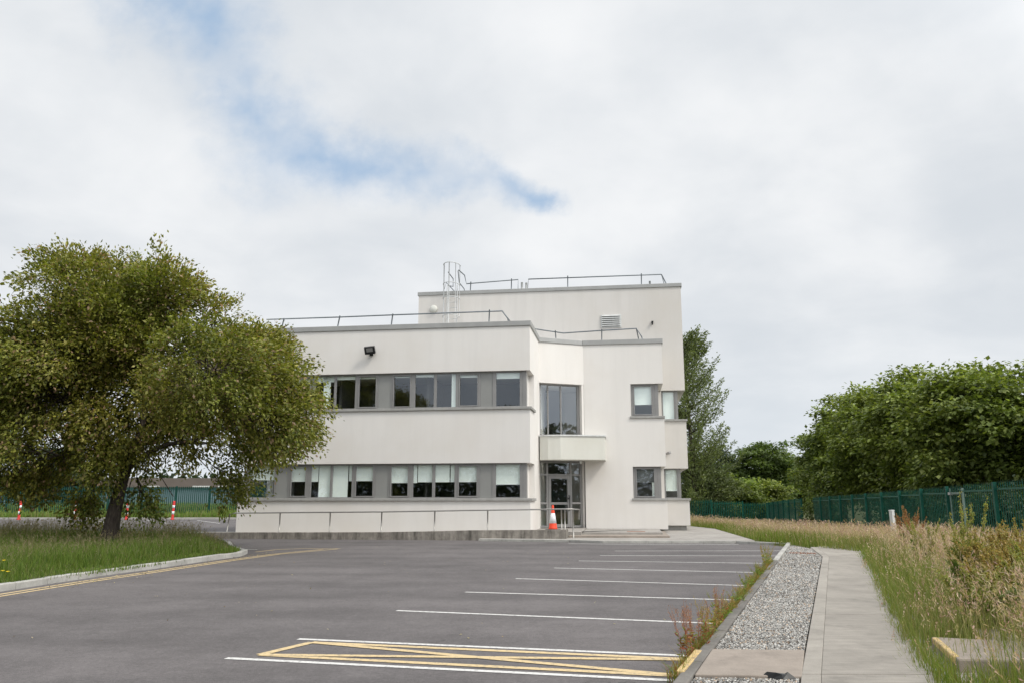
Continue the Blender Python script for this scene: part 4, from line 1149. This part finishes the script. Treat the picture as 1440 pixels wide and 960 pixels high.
# feathery tall tree behind the building
def feathery():
    bx, by = 17.6, 78.0; bz = float(ground_z(bx, by)); rng = np.random.default_rng(50)
    t = empty('feathery_tree', (bx, by, bz)); t.scale = (1.26, 1.26, 1.26); tag(t, 'tall feathery tree with upswept branches behind the right end of the building', 'tree')
    tr = MB(); tr.tube([(0, 0, -.2), (-.15, 0, 5), (-.3, .1, 10), (-.6, 0, 15.3)], [.24, .17, .10, .03], 9)
    P = []; D_ = []
    for i in range(175):
        z0 = rng.uniform(.4, 14.2) if i > 30 else rng.uniform(.3, 5); a = rng.uniform(0, 6.283)
        ln = (3.6*(1-(z0/15.6))**.62+.5)*rng.uniform(.7, 1.12); rise = rng.uniform(.5, 1.0) if z0 > 3 else rng.uniform(.0, .7)
        pr = np.array([-.03*z0, 0, z0]); dr = np.array([math.cos(a), math.sin(a), 0])
        pts = [pr + dr*ln*u + np.array([0, 0, rise*ln*u**1.5]) for u in np.linspace(0, 1, 6)]
        tr.tube([tuple(p) for p in pts], [.045, .035, .026, .018, .012, .006], 4, caps=False)
        m = 215 if z0 > 3 else 250; u = rng.uniform(.12, 1.04, m)
        for uu in u:
            q = pr + dr*ln*uu + np.array([0, 0, rise*ln*uu**1.5]) + rng.normal(0, .10+.26*(1-uu), 3)
            P.append(q); D_.append(dr*.8+np.array([0, 0, .6]))
    V_, F_, C_ = leaves(np.array(P), np.array(D_), .19, rng, [(.16,.195,.082),(.21,.245,.11),(.115,.145,.06)], [1, 1, 1], .42, .2)
    mesh_obj('crown', np_mesh('crown', V_, F_, C_, M['leaf']), t); tr.build('trunk', M['bark'], t)
feathery()
broad(19.6, 79.5, 4.9, 3.2, 34, 'greyish bushy willow at the foot of the feathery tree', bottom=-.5, n=380, per=46, ls=.2, pal=[(.095,.125,.05),(.13,.16,.068)], w=(1, 1), grp='trees beyond the far fence', name='bush', fork=.4)
# trees beyond the left fence
pal_blue = [(.045,.07,.04),(.06,.085,.05),(.035,.055,.032)]
broad(-49.0, 86, 7.3, 5.0, 35, 'round dark tree beyond the left fence, left of the cherry trunk', bottom=.3, n=560, ls=.3, pal=pal_blue, w=(1, 1, 1), grp='trees beyond the left fence', tw=1.1)
broad(-62.0, 92, 5.6, 4.4, 36, 'low dark tree beyond the left fence at the left edge of the photo', bottom=.3, n=380, ls=.3, pal=pal_blue, w=(1, 1, 1), grp='trees beyond the left fence', tw=1.1)
broad(-43.5, 80, 4.6, 3.0, 38, 'low dark bush beyond the left fence, just left of the cherry trunk', bottom=.1, n=260, ls=.28, pal=pal_blue, w=(1, 1, 1), grp='trees beyond the left fence', name='bush', fork=.4)
broad(-26.5, 92, 3.6, 3.4, 39, 'low dark bush beyond the left fence, close to the white building', bottom=.1, n=260, ls=.28, pal=pal_blue, w=(1, 1, 1), grp='trees beyond the left fence', name='bush', fork=.4)
broad(-33.5, 120, 7.0, 3.2, 37, 'small dark tree above the roof of the low brown building', bottom=.3, n=240, ls=.32, pal=pal_blue, w=(1, 1, 1), grp='trees beyond the left fence', tw=1.1)

# distant belts of woodland on the horizon and behind the viewpoint (seen in the windows)
def belt(name, label, spots, pal, seed, ls=.7, per=260, full=False):
    rng = np.random.default_rng(seed); P = []; D_ = []
    for (x, y, h, r) in spots:
        d = rng.normal(0, 1, (per, 3)); d /= np.linalg.norm(d, axis=1, keepdims=True); d[:, 2] = d[:, 2] if full else np.abs(d[:, 2])-.1
        rr = (rng.random((per, 1)))**(1/4)
        P.append(np.array([x, y, h*(.5 if full else .38)]) + d*rr*np.array([r, r, h*(.5 if full else .62)])); D_.append(d+np.array([0, 0, -.3]))
    V_, F_, C_ = leaves(np.concatenate(P), np.concatenate(D_), ls, rng, pal, [1]*len(pal), .7, 1.0)
    tag(mesh_obj(name, np_mesh(name, V_, F_, C_, M['leaf'])), label, 'woodland', kind='stuff')
rg = random.Random(9)
belt('woodland', 'far dark belt of woodland along the horizon', [(x + rg.uniform(-4, 4), 190+rg.uniform(-12, 12)+abs(x)*.1, rg.uniform(4.5, 8.5) if x < 30 else rg.uniform(7, 13), rg.uniform(7, 10)) for x in range(-170, 190, 9)], [(.035,.055,.035),(.05,.07,.045)], 60, 1.5, 300)
belt('woodland', 'belt of trees behind the viewpoint, seen only as reflections in the windows', [(x + rg.uniform(-2, 2), -24+rg.uniform(-4, 4), rg.uniform(8.0, 11.5)-.05*(x+20)*(1 if x > -40 else -.4), rg.uniform(3.6, 5)) for x in range(-80, 40, 5)] + [(30+rg.uniform(-2, 2), y, rg.uniform(6.5, 9), rg.uniform(3.2, 4.4)) for y in range(-20, 18, 5)], [(.05,.08,.022),(.07,.10,.03)], 61, .55, 1700, True)

# ---------------------------------------------------------------- grasses
def blades(name, X, Y, Z, H, Wd, rng, low, high, lean=.35, label=None, heads=None, parent=None):
    """curved two-segment blades; low/high = (n,3) colours at foot and tip"""
    n = len(X); a = rng.uniform(0, 6.283, n); la = rng.uniform(0, 6.283, n); lm = np.abs(rng.normal(0, lean, n))*H
    sx, sy = np.cos(a)*Wd/2, np.sin(a)*Wd/2; ox, oy = np.cos(la)*lm, np.sin(la)*lm
    v = np.zeros((n, 5, 3))
    v[:, 0] = np.stack([X-sx, Y-sy, Z], 1); v[:, 1] = np.stack([X+sx, Y+sy, Z], 1)
    mx, my, mz = X+ox*.32, Y+oy*.32, Z+H*.58
    v[:, 2] = np.stack([mx+sx*.75, my+sy*.75, mz], 1); v[:, 3] = np.stack([mx-sx*.75, my-sy*.75, mz], 1)
    v[:, 4] = np.stack([X+ox, Y+oy, Z+H*.97], 1)
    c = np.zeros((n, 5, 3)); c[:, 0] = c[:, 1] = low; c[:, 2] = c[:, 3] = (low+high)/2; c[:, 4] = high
    b = (np.arange(n)*5)[:, None]
    Fs = np.concatenate([b+np.array([[0, 1, 2]]), b+np.array([[0, 2, 3]]), b+np.array([[3, 2, 4]])])
    return v.reshape(-1, 3), Fs, c.reshape(-1, 3), v[:, 4], np.stack([ox, oy, H*.6], 1)
def seedheads(T, D_, ln, rng, cols, k=7, wd=.010):
    """a plume of k small flecks along the top of each stalk"""
    n = len(T); D_ = D_/(np.linalg.norm(D_, axis=1, keepdims=True)+1e-9)
    u = np.linspace(-1, .1, k)[None, :, None]; P = T[:, None, :]+D_[:, None, :]*ln[:, None, None]*u
    P = P + rng.normal(0, 1, (n, k, 3))*(ln[:, None, None]*.09)
    a = rng.normal(0, 1, (n, k, 3)); a /= np.linalg.norm(a, axis=2, keepdims=True)
    d = D_[:, None, :] + rng.normal(0, .55, (n, k, 3))
    s = (ln/k*1.7)[:, None, None]; w_ = (wd if np.isscalar(wd) else wd[:, None, None])
    p0 = P-d*s*.5; p2 = P+d*s*.5; p1 = P+a*w_; p3 = P-a*w_
    V_ = np.stack([p0, p1, p2, p3], 2).reshape(-1, 3); b = (np.arange(n*k)*4)[:, None]
    F_ = np.concatenate([b+np.array([[0, 1, 2]]), b+np.array([[0, 2, 3]])])
    C_ = np.repeat(np.repeat(cols, k, 0)*rng.uniform(.75, 1.25, (n*k, 1)), 4, 0)
    return V_, F_, C_
def join(parts):
    V_, F_, C_ = [], [], []; o = 0
    for v, f, c in parts: V_.append(v); F_.append(f+o); C_.append(c); o += len(v)
    return np.concatenate(V_), np.concatenate(F_), np.concatenate(C_)
def patch(X, Y, s, seed):   # smooth random field for patches
    r_ = np.random.default_rng(seed); out = 0
    for k in range(6):
        a = r_.uniform(0, 6.28); fq = s*r_.uniform(.6, 2.2); out = out + np.sin((X*math.cos(a)+Y*math.sin(a))*fq + r_.uniform(0, 6.28))
    return out/6

FX = lambda Y: .182*Y+9.65
def meadow():
    rng = np.random.default_rng(70); parts = []
    bands = [(3.0, 9, 1700, .008), (9, 14, 1250, .009), (14, 20, 700, .012), (20, 28, 380, .016), (28, 42, 170, .02), (42, 58, 100, .03), (58, 75, 70, .04)]
    for y0, y1, dens, bw in bands:
        wx = 16; n = int((y1-y0)*wx*dens)
        Y = rng.uniform(y0, y1, n); ex = edge_x(Y)
        X = ex - .28 + (wx)*rng.random(n)
        # within sight only, and short of the fence
        keep = (X < FX(Y)+1.2) & (X/np.maximum(Y, 1) < .74) & ((Y > 9.2) | (X > 0))
        # building path kept clear
        keep &= ~((Y > 27) & (X < edge_x(Y)+.02))
        d = X-ex; keep &= rng.random(n) < np.clip((d+.30)/.20, .10, 1)
        # the blocks keep their own clear tops
        keep &= ~((Y > 6.3) & (Y < 8.05) & (X < 4.15+(Y-6.4)*.4) & (X > 3.4+(Y-6.4)*.3) & (rng.random(n) < .86))
        keep &= ~((Y > 8.1) & (Y < 9.1) & (X > 4.5) & (X < 5.4) & (rng.random(n) < .7))
        keep &= ~((Y > 24.1) & (Y < 26.6) & (X < 14) & (X > edge_x(Y)) & (Y < 24.3+(X-9)*.25) )
        X, Y, d = X[keep], Y[keep], d[keep]; n = len(X)
        Z = ground_z(X, Y)-.02
        pt = patch(X, Y, 1.1, 3); pt2 = patch(X, Y, .45, 4)
        edge = np.clip((d+.55)/1.3, .42, 1)
        hf = np.where(Y < 24, 1.0, .92)
        dist_ = np.maximum(Y, 1)
        stalk = rng.random(n) < np.clip(.19+.28*pt+.15*pt2+.14*(Y > 22), .04, .5)*np.clip(d/.9+.05, .05, 1)*np.where((X > 4.7) & (Y < 12.8) & (Y > 7.5), .35, 1.0)
        H = np.where(stalk, rng.uniform(.50, .90, n)*edge, rng.uniform(.26, .60, n)*edge*(1+.25*pt2))*hf
        H = H*np.where(Y > 30, .82, 1.0)
        wd = np.where(stalk, bw*.42, bw)
        g = np.array([(.115,.185,.028),(.155,.235,.036),(.20,.25,.05),(.25,.235,.085)])
        green = g[rng.choice(4, n, p=[.22,.27,.26,.25])]*rng.uniform(.8, 1.2, (n, 1))
        straw = np.array([(.46,.38,.24),(.54,.45,.30),(.38,.29,.20)])[rng.choice(3, n)]*rng.uniform(.8, 1.15, (n, 1))
        dry = np.clip(.5+.9*pt, 0, 1)[:, None]
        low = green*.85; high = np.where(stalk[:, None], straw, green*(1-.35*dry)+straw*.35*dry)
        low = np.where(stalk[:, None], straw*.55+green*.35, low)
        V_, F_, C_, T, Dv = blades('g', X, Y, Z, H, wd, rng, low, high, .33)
        parts.append((V_, F_, C_))
        hs = stalk & (rng.random(n) < .9)
        cols = np.array([(.50,.35,.30),(.58,.45,.37),(.46,.28,.27),(.42,.36,.21)])[rng.choice(4, hs.sum(), p=[.32,.28,.2,.2])]
        k = 7 if y0 < 14 else 4
        parts.append(seedheads(T[hs], Dv[hs], H[hs]*rng.uniform(.16, .27, hs.sum()), rng, cols, k, bw*.62))
    V_, F_, C_ = join(parts)
    tag(mesh_obj('meadow_grass', np_mesh('meadow_grass', V_, F_, C_, M['grass'])), 'tall unmown meadow grass with pinkish straw seed heads right of the path', 'grass', kind='stuff')
meadow()

def island_grass():
    rng = np.random.default_rng(71); parts = []
    for y0, y1, dens, bw in [(9, 15, 700, .010), (15, 22, 650, .012), (22, 29.2, 420, .016)]:
        wx = 15.5; n = int((y1-y0)*wx*dens); Y = rng.uniform(y0, y1, n); X = island_right(Y)+.04-wx*rng.random(n)
        keep = (-X/Y < .74); X, Y = X[keep], Y[keep]; n = len(X)
        X = np.where((rng.random(n) < .5*np.exp(-((Y-16.6)/1.1)**2)) & (X > island_right(Y)-.5), X+.42, X)
        d = island_right(Y)-X; pt = patch(X, Y, 1.0, 8); edge = np.clip((d+.2)/1.2, .35, 1)
        stalk = rng.random(n) < np.clip(.05+.10*pt, .01, .2)+.12*(Y > 25)
        H = np.where(stalk, rng.uniform(.35, .62, n), rng.uniform(.16, .42, n)*(1+.35*pt))*edge*np.where(Y > 24, 1.2, 1)
        g = np.array([(.085,.14,.024),(.12,.19,.032),(.165,.225,.045),(.21,.23,.075)])
        green = g[rng.choice(4, n, p=[.32,.36,.22,.10])]*rng.uniform(.8, 1.2, (n, 1)); straw = np.array([(.24,.21,.115)])*rng.uniform(.8, 1.15, (n, 1))
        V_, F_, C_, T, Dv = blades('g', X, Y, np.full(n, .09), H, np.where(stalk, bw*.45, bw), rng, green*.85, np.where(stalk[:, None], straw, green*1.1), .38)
        parts.append((V_, F_, C_))
        parts.append(seedheads(T[stalk], Dv[stalk], H[stalk]*.25, rng, np.repeat(np.array([(.23,.19,.12)]), stalk.sum(), 0), 4, bw*.4))
    V_, F_, C_ = join(parts)
    tag(mesh_obj('island_grass', np_mesh('island_grass', V_, F_, C_, M['grass'])), 'rough green grass under the cherry tree on the kerbed island', 'grass', kind='stuff')
    # bank beyond the left fence
    rng = np.random.default_rng(72); n = 42000
    Y = 60 + 30*rng.random(n)**1.2; X = rng.uniform(-66, -6, n); keep = -X/Y < .75; X, Y = X[keep], Y[keep]; n = len(X)
    H = rng.uniform(.2, .55, n)*(1+.4*patch(X, Y, .4, 2))*np.where(Y < 65.5, 1.1, 2.1)
    g = np.array([(.11,.18,.035),(.15,.22,.05),(.18,.19,.07)])[rng.choice(3, n)]*rng.uniform(.8, 1.2, (n, 1))
    V_, F_, C_, T, Dv = blades('g', X, Y, np.full(n, .05), H, np.full(n, .07), rng, g, g*1.15, .35)
    tag(mesh_obj('verge_grass', np_mesh('verge_grass', V_, F_, C_, M['grass'])), 'bright rough grass on the verge around the left palisade fence', 'grass', kind='stuff')
    # low weeds between path kerb joints of the building path
island_grass()

# yellow flowers in the island grass
for i, (x, y, z, s) in enumerate([(-8.95, 14.55, .32, 'closest to the top of the grass'), (-8.55, 13.9, .20, 'left one of the low pair'), (-8.43, 13.85, .19, 'right one of the low pair')]):
    fo = empty('yellow_flower', (x, y, .1)); tag(fo, 'small yellow flower in the island grass, ' + s, 'flower', 'yellow flowers in the island grass')
    mb = MB(); mb.tube([(0, 0, 0), (.01, 0, z)], .004, 5); mb.build('stem', plain('stem_green', (.08, .14, .03)) if i == 0 else bpy.data.materials['stem_green'], fo)
    mb = MB()
    for k in range(12):
        a = 2*math.pi*k/12; mb.poly([(.01, 0, z), (.01+.03*math.cos(a-.2), .03*math.sin(a-.2), z+.018), (.01+.036*math.cos(a), .036*math.sin(a), z+.012), (.01+.03*math.cos(a+.2), .03*math.sin(a+.2), z+.018)], [(0, 1, 2, 3)])
    mb.build('petals', plain('petal_yellow', (.75, .55, .02)) if i == 0 else bpy.data.materials['petal_yellow'], fo)

# docks and other tall weeds
def weed_np(rng, n_stem, h, spread, seedcols, leafcol, seed_h=.5, seed_n=60, leaf_n=14, leaf_s=.12, fl=.014, stem_w=.006, tip=.45):
    """-> stem mesh data, leaf data, seed data (around the origin)"""
    st_ = MB(); SV = []; SD = []; LV = []; LD = []
    for k in range(n_stem):
        a = rng.uniform(0, 6.28); r0 = rng.uniform(0, .05); l_ = rng.uniform(.02, spread); hh = h*rng.uniform(.72, 1.0) if k else h
        p0 = np.array([math.cos(a)*r0, math.sin(a)*r0, -.03]); p1 = p0+np.array([math.cos(a)*l_*.4, math.sin(a)*l_*.4, hh*.55]); p2 = p0+np.array([math.cos(a)*l_, math.sin(a)*l_, hh])
        st_.tube([tuple(p0), tuple(p1), tuple(p2)], [stem_w, stem_w*.8, stem_w*.4], 5, caps=False)
        for side in range(7):   # short ascending side shoots carry the seed
            t0 = rng.uniform(1-seed_h, .88); b = p0*(1-t0)**2+2*p1*t0*(1-t0)+p2*t0*t0
            aa = rng.uniform(0, 6.28); ln = hh*.20*(1.15-t0); e_ = b+np.array([math.cos(aa)*ln*.5, math.sin(aa)*ln*.5, ln*1.1])
            st_.tube([tuple(b), tuple(e_)], [stem_w*.5, stem_w*.3], 4, caps=False)
            m = seed_n//8; u = rng.random(m)[:, None]; SV.append(b+(e_-b)*u+rng.normal(0, .008, (m, 3))); SD.append(rng.normal(0, 1, (m, 3)))
        m = seed_n//3; t_ = rng.uniform(1-seed_h*.7, 1, m)[:, None]; q = p0*(1-t_)**2+2*p1*t_*(1-t_)+p2*t_*t_
        SV.append(q+rng.normal(0, .010, (m, 3))*(1.3-t_)*2.2); SD.append(rng.normal(0, 1, (m, 3)))
        for j in range(leaf_n):
            t_ = rng.uniform(0, .62)**1.2; q = p0*(1-t_)**2+2*p1*t_*(1-t_)+p2*t_*t_; aa = rng.uniform(0, 6.28)
            LV.append(q); LD.append([math.cos(aa), math.sin(aa), .5])
    V1, F1, C1 = leaves(np.concatenate(SV), np.concatenate(SD), fl, rng, seedcols, [1]*len(seedcols), .8, .3)
    V2, F2, C2 = leaves(np.array(LV), np.array(LD), leaf_s, rng, leafcol, [1]*len(leafcol), .30, .6)
    return st_, (V1, F1, C1), (V2, F2, C2)
M['stem'] = plain('weed_stem', (.26, .22, .07), .7)
M['stem_red'] = plain('weed_stem_red', (.30, .13, .07), .7)
dock_g = [(0.270,0.257,0.068),(0.351,0.284,0.081),(0.203,0.230,0.054)]; dock_r = [(0.351,0.149,0.068),(0.270,0.115,0.061),(0.432,0.230,0.095)]; dock_o = [(0.405,0.270,0.081),(0.324,0.203,0.068),(0.270,0.243,0.068)]
lf = [(.20,.25,.05),(0.121,0.189,0.041),(0.162,0.230,0.047),(0.101,0.155,0.034)]
docks = [(6.9,10.6,1.18,6,dock_o,'broad orange dock cut by the right edge of the photo'),(4.95,8.9,.86,6,dock_g,'low leafy dock closest to the path, behind the concrete blocks'),
         (5.75,10.5,1.62,3,dock_g,'tall yellow green dock rising highest above the meadow before the gate'),
         (9.18,19.0,1.38,4,dock_r,'rust red dock standing alone near the white marker post'),
         (5.85,10.1,1.22,6,dock_o,'bushy orange tinged dock right beside the tallest one'),
         (6.15,10.0,1.30,5,dock_o,'upright orange tinged dock near the right edge of the photo'),
         (5.35,9.2,1.08,7,dock_o,'wide low dock in front of the tallest one'),
         (5.45,8.5,1.02,7,dock_g,'leafy green dock behind the half buried concrete block'),
         (6.9,12.4,1.10,5,dock_o,'orange dock further back, left of the upright one by the edge'),
         (5.95,9.0,1.12,6,dock_g,'leafy dock at the right edge of the photo'),
         (8.0,16.0,1.15,4,dock_g,'yellow green dock half way to the fence, right of the red one')]
for i, (x, y, tz, ns, sc_l, lab) in enumerate(docks):
    rng = np.random.default_rng(100+i); z = float(ground_z(x, y)); t = empty('dock_plant', (x, y, z)); tag(t, lab, 'plant', 'docks in the meadow grass')
    sc_l = [tuple(min(.5, q*m_)  for q, m_ in zip(c_, (1.1, 1.2, 1.4))) for c_ in sc_l]
    s_, a_, b_ = weed_np(rng, ns*3, tz-z, .22+.045*ns, sc_l, lf, .60, 320, 34, .17, .019)
    s_.build('stem', M['stem'], t); mesh_obj('seed_head', np_mesh('seed_head', *a_, M['grass']), t); mesh_obj('leaf', np_mesh('leaf', *b_, M['leaf']), t)
# weeds along the kerb joint
kw = [(1.15,.62,4,'red',' by the nearest white line of the hatched bay'),(1.75,.50,5,'red',' beside the yellow painted kerb'),(2.55,.48,6,'mix',' just beyond the yellow painted kerb'),(3.25,.55,3,'red',' at the second bay line from the camera'),
      (3.75,.42,3,'green',' tall and green just past the second bay line'),(4.6,.26,6,'mix',' low and yellowing'),(5.5,.30,6,'green',' beside the third bay line'),(6.5,.26,6,'mix',' between the third and fourth bay lines'),
      (7.6,.34,6,'green',' at the fourth bay line'),(8.6,.24,5,'mix',' just past the fourth bay line'),(9.7,.36,6,'green',' before the fifth bay line'),(10.8,.24,5,'mix',' at the fifth bay line'),(11.9,.60,4,'mix',' tall by the sixth bay line'),(12.6,.55,3,'green',' tallest beyond the sixth bay line')]
for i, (t_, h_, ns, kd_, lab) in enumerate(kw):
    rng = np.random.default_rng(200+i); x, y = kpt(t_+.3, -.06); t = empty('weed', (x, y, 0)); tag(t, {'red': 'reddish', 'mix': 'orange and green', 'green': 'green'}[kd_]+' weed clump growing along the kerb'+lab, 'weed', 'weeds in the kerb joint')
    scol = {'red': [(.36,.17,.12),(.42,.25,.18)], 'mix': [(.42,.28,.09),(.34,.20,.08)], 'green': [(.28,.28,.08),(.22,.26,.07)]}[kd_]
    lcol = {'red': [(.26,.20,.06),(.20,.22,.06),(.34,.10,.05)], 'mix': [(.30,.32,.06),(.40,.28,.06),(.19,.26,.05)], 'green': [(.16,.25,.045),(.24,.32,.06)]}[kd_]
    s_, a_, b_ = weed_np(rng, ns+5, h_, .22, scol, lcol, .5, 44, 26, .05, .010, .0022)
    s_.build('stem', M['stem_red'] if kd_ == 'red' else M['stem'], t); mesh_obj('seed_head', np_mesh('seed_head', *a_, M['grass']), t); mesh_obj('leaf', np_mesh('leaf', *b_, M['leaf']), t)
# green fringe in the kerb joint
def fringe():
    rng = np.random.default_rng(80); parts = []
    n = 7000; t_ = rng.uniform(.6, 13.8, n); dens = .5+.5*np.sin(t_*3.1)+.3*np.sin(t_*7.7); keep = rng.random(n) < np.clip(dens, .05, 1); t_ = t_[keep]; n = len(t_)
    off = -np.abs(rng.normal(0, .05, n)); X = K0[0]+kd.x*t_+kn.x*off; Y = K0[1]+kd.y*t_+kn.y*off
    g = np.array([(.16,.21,.04),(.26,.20,.05),(.22,.10,.04),(.12,.17,.03)])[rng.choice(4, n)]
    parts.append(blades('g', X, Y, np.full(n, 0.), rng.uniform(.04, .20, n), np.full(n, .007), rng, g, g*1.1, .6)[:3])
    V_, F_, C_ = join(parts)
    tag(mesh_obj('kerb_grass', np_mesh('kerb_grass', V_, F_, C_, M['grass'])), 'thin fringe of small green and orange weeds in the joint between asphalt and kerb', 'grass', kind='stuff')
    # fallen leaves and debris on the asphalt
    rng = np.random.default_rng(81); n = 130
    X = rng.uniform(-7, 2, n); Y = rng.uniform(9, 26, n); k = (X > -6.2+.0*Y)
    n2 = 420; s = rng.uniform(0, 1, n2); X2 = -7.9+1.2*s+rng.exponential(.22, n2)-.15; Y2 = 14+9.5*s
    X = np.concatenate([X[k], X2]); Y = np.concatenate([Y[k], Y2]); n = len(X)
    P = np.stack([X, Y, np.full(n, .006)], 1)
    dr = rng.normal(0, 1, (n, 3)); dr[:, 2] = .1
    sz = .035
    V_, F_, C_ = leaves(P, dr*3, sz, rng, [(.45,.38,.20),(.28,.20,.10),(.12,.09,.06),(.40,.34,.25)], [1,1,1,1], .6, 6)
    V_[:, 2] = np.maximum(V_[:, 2], .006)
    tag(mesh_obj('fallen_leaves', np_mesh('fallen_leaves', V_, F_, C_, M['leaf'])), 'scattered small dry leaves and debris lying on the asphalt', 'leaves', kind='stuff')
fringe()
